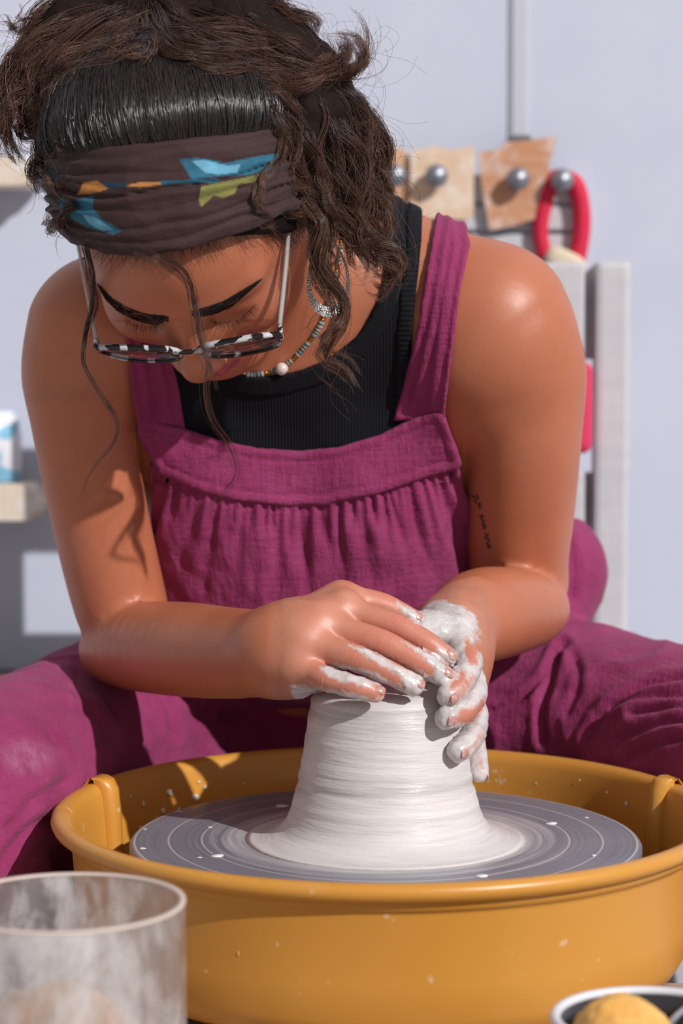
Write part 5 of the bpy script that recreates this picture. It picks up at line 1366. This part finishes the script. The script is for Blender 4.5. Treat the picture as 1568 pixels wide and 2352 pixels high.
locks = [
    # left of the head
    ([(340, 15, 0.04), (250, 20, 0.03), (150, 60, 0.02), (60, 110, 0.02), (15, 180, 0.02), (5, 260, 0.02), (18, 320, 0.02), (70, 365, 0.02)], 90, 0.008),
    ([(340, 20, 0.03), (230, 50, 0.02), (130, 110, 0.01), (80, 180, 0.01), (68, 250, 0.012), (90, 310, 0.015), (122, 352, 0.02)], 110, 0.011),
    ([(350, 30, 0.02), (260, 80, 0.005), (180, 115, 0.0), (122, 175, 0.0), (100, 245, 0.005), (105, 315, 0.01), (112, 370, 0.015)], 110, 0.010),
    ([(330, 5, 0.05), (220, -5, 0.05), (120, 20, 0.045), (60, 60, 0.04), (25, 55, 0.04), (2, 42, 0.04)], 40, 0.006),
    ([(300, 60, 0.02), (170, 140, 0.01), (70, 190, 0.01), (22, 250, 0.01), (4, 330, 0.01), (50, 372, 0.01)], 60, 0.006),
    ([(260, 30, 0.03), (140, 80, 0.02), (40, 130, 0.02), (-15, 180, 0.02), (-25, 260, 0.02), (8, 330, 0.02)], 70, 0.009),
    ([(180, 120, 0.01), (120, 200, 0.004), (118, 270, 0.0), (140, 320, 0.0)], 90, 0.009), ([(110, 300, 0.02), (84, 350, 0.02), (78, 390, 0.02), (100, 425, 0.02), (140, 440, 0.02)], 60, 0.008),
    ([(110, 330, 0.02), (96, 380, 0.02), (106, 430, 0.02), (128, 400, 0.02)], 40, 0.006), ([(170, 470, 0.02), (140, 505, 0.02), (122, 525, 0.02), (118, 530, 0.02)], 30, 0.006),
    # over the top and to the right
    ([(350, 30, 0.02), (430, 70, 0.0), (520, 115, -0.01), (640, 150, -0.015), (740, 150, -0.01), (800, 115, -0.005), (775, 72, 0.0)], 130, 0.013),
    ([(360, 15, 0.03), (470, 35, 0.015), (560, 65, 0.0), (640, 130, -0.01), (720, 178, -0.01), (790, 172, -0.005), (828, 140, 0.0), (815, 95, 0.0), (780, 70, 0.0)], 120, 0.010),
    ([(345, 10, 0.05), (450, -15, 0.04), (560, 5, 0.03), (650, 30, 0.02), (695, 62, 0.02), (700, 95, 0.02)], 120, 0.012),
    ([(370, 60, 0.0), (420, 105, -0.015), (500, 135, -0.022), (600, 165, -0.022), (700, 185, -0.018), (790, 175, -0.01)], 120, 0.011),
    ([(345, 30, 0.03), (360, 70, 0.0), (400, 110, -0.018), (470, 135, -0.026), (560, 150, -0.03), (640, 190, -0.03), (690, 250, -0.025)], 120, 0.011),
    ([(345, 20, 0.03), (300, 70, 0.0), (240, 110, -0.012), (170, 150, -0.012), (130, 210, -0.006), (115, 290, 0.0)], 120, 0.011),
    ([(345, 20, 0.04), (385, 20, 0.02), (420, 50, 0.005), (470, 80, -0.005), (560, 90, -0.01), (650, 110, -0.01), (720, 150, -0.008)], 120, 0.012),
    ([(345, 10, 0.05), (330, -10, 0.04), (380, -25, 0.04), (420, 0, 0.03), (400, 35, 0.02), (350, 40, 0.02)], 80, 0.010),
    # falling curls
    ([(640, 140, 0.018), (740, 190, 0.013), (805, 225, 0.016), (822, 275, 0.020), (790, 330, 0.018), (770, 390, 0.016), (800, 440, 0.018)], 100, 0.010),
    ([(600, 170, 0.008), (672, 225, -0.002), (700, 300, -0.004), (690, 380, -0.006), (706, 460, -0.008), (745, 520, -0.008), (725, 590, -0.008), (735, 640, -0.008), (785, 695, -0.006), (778, 760, -0.012), (752, 815, -0.010), (805, 838, -0.008), (828, 890, -0.006)], 130, 0.0085),
    ([(650, 150, 0.028), (760, 230, 0.026), (842, 290, 0.028), (886, 350, 0.032), (872, 420, 0.034), (884, 480, 0.036), (862, 545, 0.038)], 90, 0.008),
    ([(660, 180, 0.018), (760, 260, 0.016), (806, 350, 0.018), (790, 430, 0.020), (838, 500, 0.024), (880, 552, 0.028), (908, 605, 0.028), (880, 650, 0.028), (852, 655, 0.028)], 110, 0.0085),
    ([(640, 200, 0.008), (720, 290, 0.004), (762, 380, 0.006), (742, 460, 0.008), (790, 520, 0.012), (832, 572, 0.016), (846, 630, 0.018)], 100, 0.008),
    ([(620, 190, -0.002), (664, 262, -0.014), (650, 340, -0.022), (610, 400, -0.028), (588, 460, -0.060), (612, 505, -0.032), (650, 532, -0.030)], 26, 0.003),
    ([(700, 200, 0.028), (822, 280, 0.028), (884, 360, 0.032), (892, 430, 0.034), (868, 470, 0.036)], 70, 0.007),
    ([(640, 220, 0.008), (692, 320, 0.002), (742, 400, 0.004), (770, 480, 0.008), (822, 540, 0.014), (900, 572, 0.018), (916, 615, 0.020), (880, 640, 0.022)], 100, 0.008),
    ([(640, 230, -0.002), (660, 300, -0.008), (668, 360, -0.010), (690, 420, -0.010), (690, 480, -0.010), (706, 530, -0.008), (715, 600, -0.008)], 70, 0.006),
    ([(680, 230, 0.008), (740, 300, 0.006), (800, 390, 0.010), (836, 440, 0.016), (830, 500, 0.018), (790, 540, 0.016), (800, 590, 0.016), (836, 610, 0.018)], 90, 0.008),
    ([(660, 160, 0.028), (770, 210, 0.028), (832, 260, 0.028), (850, 330, 0.030), (838, 390, 0.032), (856, 450, 0.034), (900, 520, 0.034), (912, 560, 0.034)], 100, 0.009),
    ([(690, 260, 0.008), (730, 350, 0.004), (720, 430, 0.002), (752, 500, 0.002), (770, 560, 0.002), (748, 620, 0.000), (760, 670, 0.000)], 70, 0.006),
    ([(700, 300, 0.018), (790, 380, 0.018), (850, 420, 0.024), (862, 480, 0.028), (835, 530, 0.028), (860, 590, 0.028), (890, 610, 0.028)], 80, 0.008),
    # wreath of locks that falls forward over the slicked hair
    ([(345, 10, 0.03), (330, 60, 0.0), (290, 104, -0.02), (220, 128, -0.02), (150, 172, -0.01), (112, 245, 0.0)], 110, 0.010),
    ([(350, 10, 0.03), (372, 70, 0.0), (420, 118, -0.02), (500, 138, -0.02), (590, 150, -0.02), (680, 195, -0.01), (720, 260, 0.0)], 120, 0.011),
    ([(300, 40, 0.02), (250, 100, 0.0), (180, 142, -0.01), (132, 205, -0.01), (108, 290, 0.0)], 100, 0.009),
    ([(400, 50, 0.02), (450, 112, 0.0), (540, 138, -0.02), (622, 168, -0.02), (668, 225, -0.015), (690, 300, -0.01)], 110, 0.010),
    ([(330, 20, 0.03), (360, 90, 0.0), (330, 130, -0.02), (260, 140, -0.02), (190, 175, -0.01), (150, 230, -0.005)], 80, 0.008),
    ([(345, 30, 0.03), (400, 100, 0.0), (470, 150, -0.02), (560, 165, -0.02), (640, 200, -0.015), (660, 260, -0.01), (640, 300, -0.015)], 80, 0.008),
    ([(200, 60, 0.03), (120, 130, 0.02), (60, 220, 0.02), (50, 290, 0.02), (90, 330, 0.02)], 90, 0.009),
    ([(560, 40, 0.02), (660, 90, 0.01), (740, 160, 0.01), (800, 240, 0.01), (830, 320, 0.01), (810, 390, 0.01)], 100, 0.010),
]
for g, m, r in locks: lock(g, int(m * 1.0), 28, r * 0.72, 0.85, 0.0040, rng.uniform(1.6, 2.8), fly=0.08, taper=0.7)
for g, m, r in locks:           # thinner companions, a little astray
    for _ in range(3):
        s = rng.normal(0, 18, 2); q = [(x + s[0] * (0.3 + i / len(g)) + rng.normal(0, 7), y + s[1] * (0.3 + i / len(g)) + rng.normal(0, 7), Y + rng.normal(0, 0.006)) for i, (x, y, Y) in enumerate(g)]
        lock(q, max(10, m // 3), 23, r * 0.5, 0.95, 0.0045, rng.uniform(1.8, 3.6), fly=0.14, taper=0.7)
# loose front strands
lock([(310, 572, -0.052), (368, 596, -0.060), (418, 634, -0.064), (444, 676, -0.066), (452, 700, -0.062), (466, 765, -0.072), (478, 830, -0.080), (470, 900, -0.070), (488, 965, -0.050), (532, 1025, -0.02), (545, 1080, 0.0), (518, 1122, 0.02), (455, 1178, 0.04), (408, 1235, 0.05)], 18, 60, 0.0026, 0.8, 0.0010, 3.0, th=0.00013, taper=0.1, fly=0.10, fan=1.6)
lock([(380, 585, -0.04), (425, 625, -0.055), (440, 690, -0.062), (460, 770, -0.072), (472, 840, -0.078), (500, 900, -0.065)], 18, 40, 0.004, 0.6, 0.002, 2.0, taper=0.0, fly=0.3)
lock([(200, 566, 0.022), (214, 640, 0.010), (210, 715, 0.000), (196, 780, -0.006), (192, 840, -0.008), (232, 905, 0.000), (268, 960, 0.008), (260, 1012, 0.016), (215, 1075, 0.022), (188, 1145, 0.028)], 22, 60, 0.0022, 0.7, 0.001, 3.0, th=0.00015, taper=0.2, fly=0.12)
lock([(196, 566, 0.024), (208, 640, 0.010), (222, 690, 0.004), (205, 740, -0.002), (190, 780, -0.006)], 16, 30, 0.0035, 0.4, 0.001, 2.0, th=0.00015, taper=0.1)
# baby hair below the band, lying on the forehead
m = 420; bx = rng.uniform(165, 690, m); byy = np.interp(bx, bot_l[:, 0], bot_l[:, 1]) - 8
P0, _ = trace(f_head, np.stack([bx, byy], -1), 0.001)
dx, dy = rng.normal(18, 26, m) * np.where(bx < 300, -1, 1), rng.uniform(8, 62, m)
P1, _ = trace(f_head, np.stack([bx + dx * 0.45, byy + dy * 0.6], -1), 0.0016); P2, _ = trace(f_head, np.stack([bx + dx, byy + dy], -1), 0.0030)
t = np.linspace(0, 1, 10)[None, :, None]
C = P0[:, None] * (1 - t) ** 2 + 2 * P1[:, None] * t * (1 - t) + P2[:, None] * t ** 2
hair.add(C, 0.00011 * np.ones((m, 10)) * (1 - 0.7 * t[..., 0]), tone(m, 10, 0.3))
# temple hair between band and ear
m = 260; bx = rng.uniform(575, 700, m); byy = np.interp(bx, bot_l[:, 0], bot_l[:, 1]) - 6
P0, _ = trace(f_head, np.stack([bx, byy], -1), 0.004); ex = bx + (706 - bx) * rng.uniform(0.35, 0.9, m); ey = byy + rng.uniform(18, 66, m)
P2, _ = trace(f_head, np.stack([np.minimum(ex, 715), ey], -1), 0.004)
C = P0[:, None] * (1 - t) + P2[:, None] * t + 0.003 * np.sin(np.pi * t) * np.array([0.3, -1, 0.3])
hair.add(C, np.full((m, 10), 0.00014), tone(m, 10, 0.15))
# flyaways
for _ in range(230):
    side = rng.uniform()
    if side < 0.6: x0, y0 = rng.uniform(640, 880), rng.uniform(60, 600); ang = rng.uniform(-1.2, 0.9)
    elif side < 0.85: x0, y0 = rng.uniform(20, 160), rng.uniform(40, 380); ang = math.pi + rng.uniform(-0.9, 0.9)
    else: x0, y0 = rng.uniform(180, 640), rng.uniform(0, 40); ang = -math.pi / 2 + rng.uniform(-0.8, 0.8)
    q = [(x0, y0, rng.uniform(-0.02, 0.03))]; a = ang; cur = rng.normal(0, 0.5); L_ = rng.uniform(14, 34)
    for k in range(5): a += cur + rng.normal(0, 0.2); q.append((q[-1][0] + L_ * math.cos(a), q[-1][1] + L_ * math.sin(a) + 3 * k, q[-1][2] + rng.normal(0, 0.003)))
    P = catmull(np.array([at(*g) for g in q]), 22)[None]
    hair.add(P, np.full((1, 22), 0.000085), tone(1, 22, 1.0))
slick.build('slicked_hair', person, 3, M_SLICK)
hair.build('hair', person)['label'] = 'wavy dark brown hair tied up with loose curls'

# ---- brows and lashes: short strands standing on the skin
M_BROW = mat('brow_hair', (0.006, 0.0045, 0.0045), 0.5)
def strands_on(name, roots, tips, off0, off1, r0, bow=0.0):
    A_, _ = trace(f_head, roots, off0); B_, _ = trace(f_head, tips, off1)
    t = np.linspace(0, 1, 6)[None, :, None]; C = A_[:, None] * (1 - t) + B_[:, None] * t
    C = C + np.sin(np.pi * t) * bow
    V, F = tube_arrays(C, r0 * (1 - 0.75 * t[..., 0]) * np.ones((len(roots), 1)), 3)
    return link(name, mesh_np(name, V, F), M_BROW, person)
def brow(line, w, count, lean):
    L_ = catmull(np.array(line, float), 200); i = rng.integers(0, 200, count); tt = i / 199.0
    wid = w * np.interp(tt, [0, 0.15, 0.55, 1], [0.55, 1, 0.9, 0.25]); s = rng.uniform(-0.5, 0.5, count)
    T = np.gradient(L_, axis=0)[i]; T /= np.linalg.norm(T, axis=1, keepdims=True); Nn = np.stack([-T[:, 1], T[:, 0]], -1)
    r = L_[i] + Nn * (s * wid)[:, None]
    tip = r + T * rng.uniform(12, 26, (count, 1)) + Nn * (lean * rng.uniform(0.0, 0.5, (count, 1)) * 5 - 5 * s[:, None])
    return r, tip
r1, t1 = brow([(388, 733), (340, 733), (290, 716), (255, 692), (234, 668)], 24, 620, 1)
r2, t2 = brow([(438, 722), (480, 714), (520, 700), (555, 676), (588, 652)], 24, 620, -1)
strands_on('eyebrow', r1, t1, 0.0002, 0.0008, 0.00017); strands_on('eyebrow', r2, t2, 0.0002, 0.0008, 0.00017)
def lashes(line, count, dirs, ln):
    L_ = catmull(np.array(line, float), 100); i = np.linspace(0, 99, count).astype(int); d = catmull(np.array(dirs, float), 100)[i]
    r = L_[i] + rng.normal(0, 1.5, (count, 2)); l = rng.uniform(0.5, 1.15, (count, 1)) * ln
    return r, r + (d + rng.normal(0, 0.16, (count, 2))) * l
r1, t1 = lashes([(290, 736), (320, 748), (350, 748), (368, 740)], 60, [(-0.5, 0.5), (-0.1, 1), (0.1, 1), (0.4, 0.8)], 20)
r2, t2 = lashes([(486, 734), (510, 742), (540, 737), (566, 718), (584, 698)], 70, [(-0.3, 0.8), (0.0, 1), (0.25, 1), (0.6, 0.8), (0.7, 0.5)], 21)
strands_on('eyelashes', r1, t1, 0.0003, 0.005, 0.00015); strands_on('eyelashes', r2, t2, 0.0003, 0.005, 0.00015)

# ---- glasses --------------------------------------------------------
gl = empty('eyeglasses', hl(0, 0.1, -0.02)); tag(gl, 'black and white tortoiseshell eyeglasses with clear temples low on the nose', 'eyeglasses')
def m_tort():
    m = mat('tortoiseshell_acetate', (0.02, 0.018, 0.02), 0.12); t = NT(m)
    n = t.noise(95, t.coord(), 2, 0.5, 0.5); k = t.ramp(n, [(0.50, (0, 0, 0)), (0.54, (1, 1, 1))])
    t.color(t.mix(k, (0.012, 0.010, 0.011), (0.52, 0.50, 0.53))); return m
M_TORT = m_tort()
GV, GW, TILT = 0.1035, -0.0185, math.radians(13)
def gp(u, s, dv=0.0): return hl(u, GV - 1.5 * u * u + s * math.sin(TILT) + dv, GW + s * math.cos(TILT))
def rim_pts(sd, n=64):
    out = []
    for a in np.linspace(0, 2 * np.pi, n, endpoint=False):
        c, s = math.cos(a), math.sin(a); e = 0.72
        x = math.copysign(abs(c) ** e, c) * 0.0275; y = math.copysign(abs(s) ** e, s) * (0.0175 if s > 0 else 0.0195)
        out.append((sd * (0.0365 + x * (1.0 if s < 0 else 1.06)), y, s))
    return out
fr = empty('frame_tmp'); bpy.data.objects.remove(fr)
frV, frF = [], []
for sd in (-1, 1):
    pts = rim_pts(sd); k = len(pts); ring = []
    for i, (u, s, sn) in enumerate(pts):
        u0, s0, _ = pts[i - 1]; u1, s1, _ = pts[(i + 1) % k]; tx, ty = u1 - u0, s1 - s0; l = math.hypot(tx, ty); nx, ny = ty / l * sd, -tx / l * sd
        if nx * (u - sd * 0.0365) + ny * s < 0: nx, ny = -nx, -ny
        h = 0.0013 + 0.0016 * max(0, sn) ** 0.5; dp = 0.0014 + 0.0008 * max(0, sn)
        base_i = len(frV)
        for (a, b) in ((-0.0007, -dp), (h, -dp), (h + 0.0003, 0), (h, dp), (-0.0007, dp), (-0.001, 0)): frV.append(gp(u + nx * a, s + ny * a, b))
        ring.append(base_i)
    for i in range(k):
        a, b = ring[i], ring[(i + 1) % k]
        for j in range(6): frF.append((a + j, a + (j + 1) % 6, b + (j + 1) % 6, b + j))
bm = bmesh.new(); vs = [bm.verts.new(v) for v in frV]
for f in frF: bm.faces.new([vs[i] for i in f])
link('rims', bm_mesh('rims', bm), M_TORT, gl)
link('bridge', tube_mesh('bridge', [gp(-0.0105, 0.006), gp(-0.005, 0.0085, 0.001), gp(0, 0.009, 0.0015), gp(0.005, 0.0085, 0.001), gp(0.0105, 0.006)], [0.0020, 0.0018, 0.0018, 0.0018, 0.0020], 10, 20), M_TORT, gl)
def m_lens():
    m = mat('clear_lens', (1, 1, 1), 0.02); t = NT(m)
    tr = t.n('ShaderNodeBsdfTransparent', {'Color': (0.96, 0.95, 0.965, 1)}); g = t.n('ShaderNodeBsdfGlossy', {'Roughness': 0.02}); fz = t.n('ShaderNodeFresnel', {'IOR': 1.5})
    mx = t.n('ShaderNodeMixShader', {0: t.math('MULTIPLY', fz.outputs[0], 0.9)}); t.l(tr.outputs[0], mx.inputs[1]); t.l(g.outputs[0], mx.inputs[2]); t.l(mx.outputs[0], t.out.inputs['Surface']); return m
M_LENS = m_lens()
M_CLEAR = mat('clear_acetate', (0.62, 0.60, 0.58), 0.1); t_ = NT(M_CLEAR)
tr = t_.n('ShaderNodeBsdfTransparent', {'Color': (0.95, 0.94, 0.93, 1)}); mx = t_.n('ShaderNodeMixShader', {0: 0.55}); t_.l(tr.outputs[0], mx.inputs[1]); t_.l(t_.b.outputs[0], mx.inputs[2]); t_.l(mx.outputs[0], t_.out.inputs['Surface'])
for sd in (-1, 1):
    bm = bmesh.new(); pts = rim_pts(sd)
    fr_ = [bm.verts.new(gp(u, s, 0.0006)) for u, s, _ in pts]; bk_ = [bm.verts.new(gp(u, s, -0.0006)) for u, s, _ in pts]
    cf, cb_ = bm.verts.new(gp(sd * 0.0365, 0, 0.0022)), bm.verts.new(gp(sd * 0.0365, 0, 0.0008))
    for i in range(len(pts)):
        j = (i + 1) % len(pts); bm.faces.new((fr_[i], fr_[j], cf)); bm.faces.new((bk_[i], bk_[j], cb_)); bm.faces.new((fr_[i], fr_[j], bk_[j], bk_[i]))
    link('lens', bm_mesh('lens', bm), M_LENS, gl)
    hinge = gp(sd * 0.0665, 0.012, -0.002); eart = hl(sd * 0.0800, -0.002, 0.027); tip = hl(sd * 0.0820, -0.036, 0.008)
    link('end_piece', tube_mesh('end_piece', [gp(sd * 0.0620, 0.012, 0.0), gp(sd * 0.0665, 0.0125, -0.001), hinge - HS * 0.004 * Vx], [0.0024, 0.0022, 0.0016], 10, 12), M_TORT, gl)
    # flat temple bar with a steel core wire
    A0 = hinge - HS * 0.004 * Vx; path = catmull(np.array([A0, A0 * 0.5 + eart * 0.5 + sd * 0.001 * Ux, eart, tip]), 30)
    bm = bmesh.new(); rows = []
    for q in path:
        rows.append([bm.verts.new(q + a * Ux * 0.0012 + b * Wx * 0.0026) for a, b in ((-1, -0.7), (-0.7, -1), (0.7, -1), (1, -0.7), (1, 0.7), (0.7, 1), (-0.7, 1), (-1, 0.7))])
    for ra, rb in zip(rows[:-1], rows[1:]):
        for j in range(8): bm.faces.new((ra[j], ra[(j + 1) % 8], rb[(j + 1) % 8], rb[j]))
    bm.faces.new(rows[0][::-1]); bm.faces.new(rows[-1])
    tp = link('temple', bm_mesh('temple', bm), M_CLEAR, gl)
    c_ = link('core_wire', tube_mesh('core_wire', path[1:-2], 0.00055, 6), M_STEEL, gl)
    link('hinge', tube_mesh('hinge', [hinge - HS * 0.003 * Vx + HS * 0.003 * Wx, hinge - HS * 0.003 * Vx - HS * 0.003 * Wx], 0.0013, 8), M_STEEL, gl)

# ---- earring: hammered flat hoop, hanging plumb from the lobe
lobe = hl(0.0790, -0.006, -0.036)
EY = lobe[1] - 0.006
er = empty('earring', lobe); tag(er, 'hammered silver oval hoop earring behind the hanging curl', 'earring')
M_SILVER = mat('hammered_silver', (0.60, 0.62, 0.62), 0.3, 1.0); t_ = NT(M_SILVER); v_ = t_.n('ShaderNodeTexVoronoi', {'Scale': 900.0, 'Vector': t_.coord()}); t_.bump(v_.outputs['Distance'], 0.7, 0.001)
co, ci = at(754, 642, EY), at(754, 632, EY); pxm = (EY + 1.5) / FPX
bm = bmesh.new(); k = 72; rows = []
for i in range(k):
    a = 2 * math.pi * i / k; c, s = math.cos(a), math.sin(a); egg = 1 - 0.16 * s
    ox, oz = co[0] + 49 * pxm * c * egg, co[2] + 86 * pxm * s; ix, iz = ci[0] + 40 * pxm * c * egg, ci[2] + 71 * pxm * s
    rows.append([bm.verts.new(p) for p in ((ox, EY - 0.0006, oz), (ox, EY + 0.0006, oz), (ix, EY + 0.0006, iz), (ix, EY - 0.0006, iz))])
for i in range(k):
    for j in range(4): bm.faces.new((rows[i][j], rows[(i + 1) % k][j], rows[(i + 1) % k][(j + 1) % 4], rows[i][(j + 1) % 4]))
link('hoop', bm_mesh('hoop', bm, False), M_SILVER, er)
link('ear_wire', tube_mesh('ear_wire', [at(754, 558, EY), lobe + np.array([0, -0.002, -0.002]), lobe + np.array([0.001, 0.003, 0.004])], 0.0006, 8, 14), M_SILVER, er)

# ---- necklace of small stone and gold beads with one pearl
nk = empty('necklace', at(700, 790, 0.1)); tag(nk, 'bead necklace of grey-green stones, gold beads and one pearl', 'necklace')
path = catmull(np.array([(790, 470), (782, 540), (772, 610), (757, 680), (737, 738), (706, 786), (655, 836), (600, 856), (540, 852), (480, 820), (440, 760)], float), 400)
Pn, Nn = trace(f_trunk, path)
seg = np.concatenate([[0], np.cumsum(np.linalg.norm(np.diff(Pn, axis=0), axis=1))])
M_GOLD = mat('gold', (0.62, 0.33, 0.07), 0.28, 1.0); stones = [mat('stone_bead', c, 0.35) for c in ((0.16, 0.21, 0.20), (0.32, 0.30, 0.28), (0.10, 0.15, 0.15), (0.36, 0.29, 0.27), (0.20, 0.30, 0.29), (0.24, 0.20, 0.15))]
def bead_mesh(r, flat, bumpy=0):
    bm = bmesh.new(); bmesh.ops.create_uvsphere(bm, u_segments=12, v_segments=8, radius=1)
    for v in bm.verts:
        q = (abs(v.co.x) ** 4 + abs(v.co.y) ** 4 + abs(v.co.z) ** 4) ** 0.25 if flat < 1 else 1
        v.co = Vector((v.co.x / q ** 0.5 * r, v.co.y / q ** 0.5 * r, v.co.z / q ** 0.5 * r * flat)) * (1 + bumpy * math.sin(5 * v.co.x + 3 * v.co.z))
    return bm_mesh('bead', bm)
bm_gold, bm_stone, bm_disc, bm_pearl = bead_mesh(0.0015, 0.85), bead_mesh(0.0023, 0.75), bead_mesh(0.0023, 0.5), bead_mesh(0.0049, 1.0, 0.04)
M_PEARL = mat('baroque_pearl', (0.66, 0.55, 0.52), 0.22); M_PEARL.node_tree.nodes['Principled BSDF'].inputs['Coat Weight'].default_value = 0.5
s = 0.002; pearl_s = seg[np.argmin(np.hypot(path[:, 0] - 651, path[:, 1] - 838))]; done = False; kk = 0
meshes = {}
while s < seg[-1] - 0.003:
    if not done and s > pearl_s - 0.005: kind, hw = 'pearl', 0.0047
    elif kk % 7 in (5, 6): kind, hw = 'gold', 0.00125
    else: kind, hw = ('stone', 0.0017) if kk % 3 == 0 else ('disc', 0.00115)
    s += hw; i = int(np.searchsorted(seg, s)); i = min(max(i, 1), len(Pn) - 2)
    if kind == 'pearl': done = True
    T = Vector(Pn[i + 1] - Pn[i - 1]).normalized(); r = {'pearl': 0.0046, 'gold': 0.0015}.get(kind, 0.0022)
    mt = M_PEARL if kind == 'pearl' else M_GOLD if kind == 'gold' else stones[int(rng.integers(0, 6))]
    key = (kind, mt.name)
    if key not in meshes:
        me = {'pearl': bm_pearl, 'gold': bm_gold, 'stone': bm_stone, 'disc': bm_disc}[kind].copy(); me.materials.append(mt); meshes[key] = me
    b_ = bpy.data.objects.new('pearl' if kind == 'pearl' else 'bead', meshes[key]); COL.objects.link(b_); b_.parent = nk
    b_.location = Vector(Pn[i] + Nn[i] * (r + 0.0002)) - nk.location; b_.rotation_mode = 'QUATERNION'; b_.rotation_quaternion = T.to_track_quat('Z', 'Y')
    s += hw + 0.0001; kk += 1

# ---- line of script tattooed inside the left arm
M_INK = mat('tattoo_ink', (0.035, 0.022, 0.022), 0.6)
words = [[(1082, 1132), (1086, 1142), (1096, 1138), (1098, 1144), (1090, 1150), (1097, 1158), (1103, 1156), (1100, 1166), (1106, 1164)],
         [(1101, 1186), (1110, 1184), (1104, 1192), (1112, 1196), (1106, 1204), (1115, 1206), (1109, 1213), (1116, 1213)],
         [(1112, 1226), (1121, 1228), (1114, 1236), (1124, 1240), (1117, 1248), (1126, 1252), (1119, 1256), (1130, 1260)]]
f_arm = lambda P: pts_field(upper_l, P)
bm_list = []
for wv in words:
    L_ = catmull(np.array(wv, float), 60); P, _ = trace(f_arm, L_, 0.00005)
    V, F = tube_arrays(P[None], np.full((1, 60), 0.00055), 6); bm_list.append((V, F))
off = 0; Vs, Fs = [], []
for V, F in bm_list: Vs.append(V); Fs.append(F + off); off += len(V)
o = link('tattoo', mesh_np('tattoo', np.concatenate(Vs), np.concatenate(Fs)), M_INK, person); o['label'] = 'small dark line of script tattooed on the upper arm'
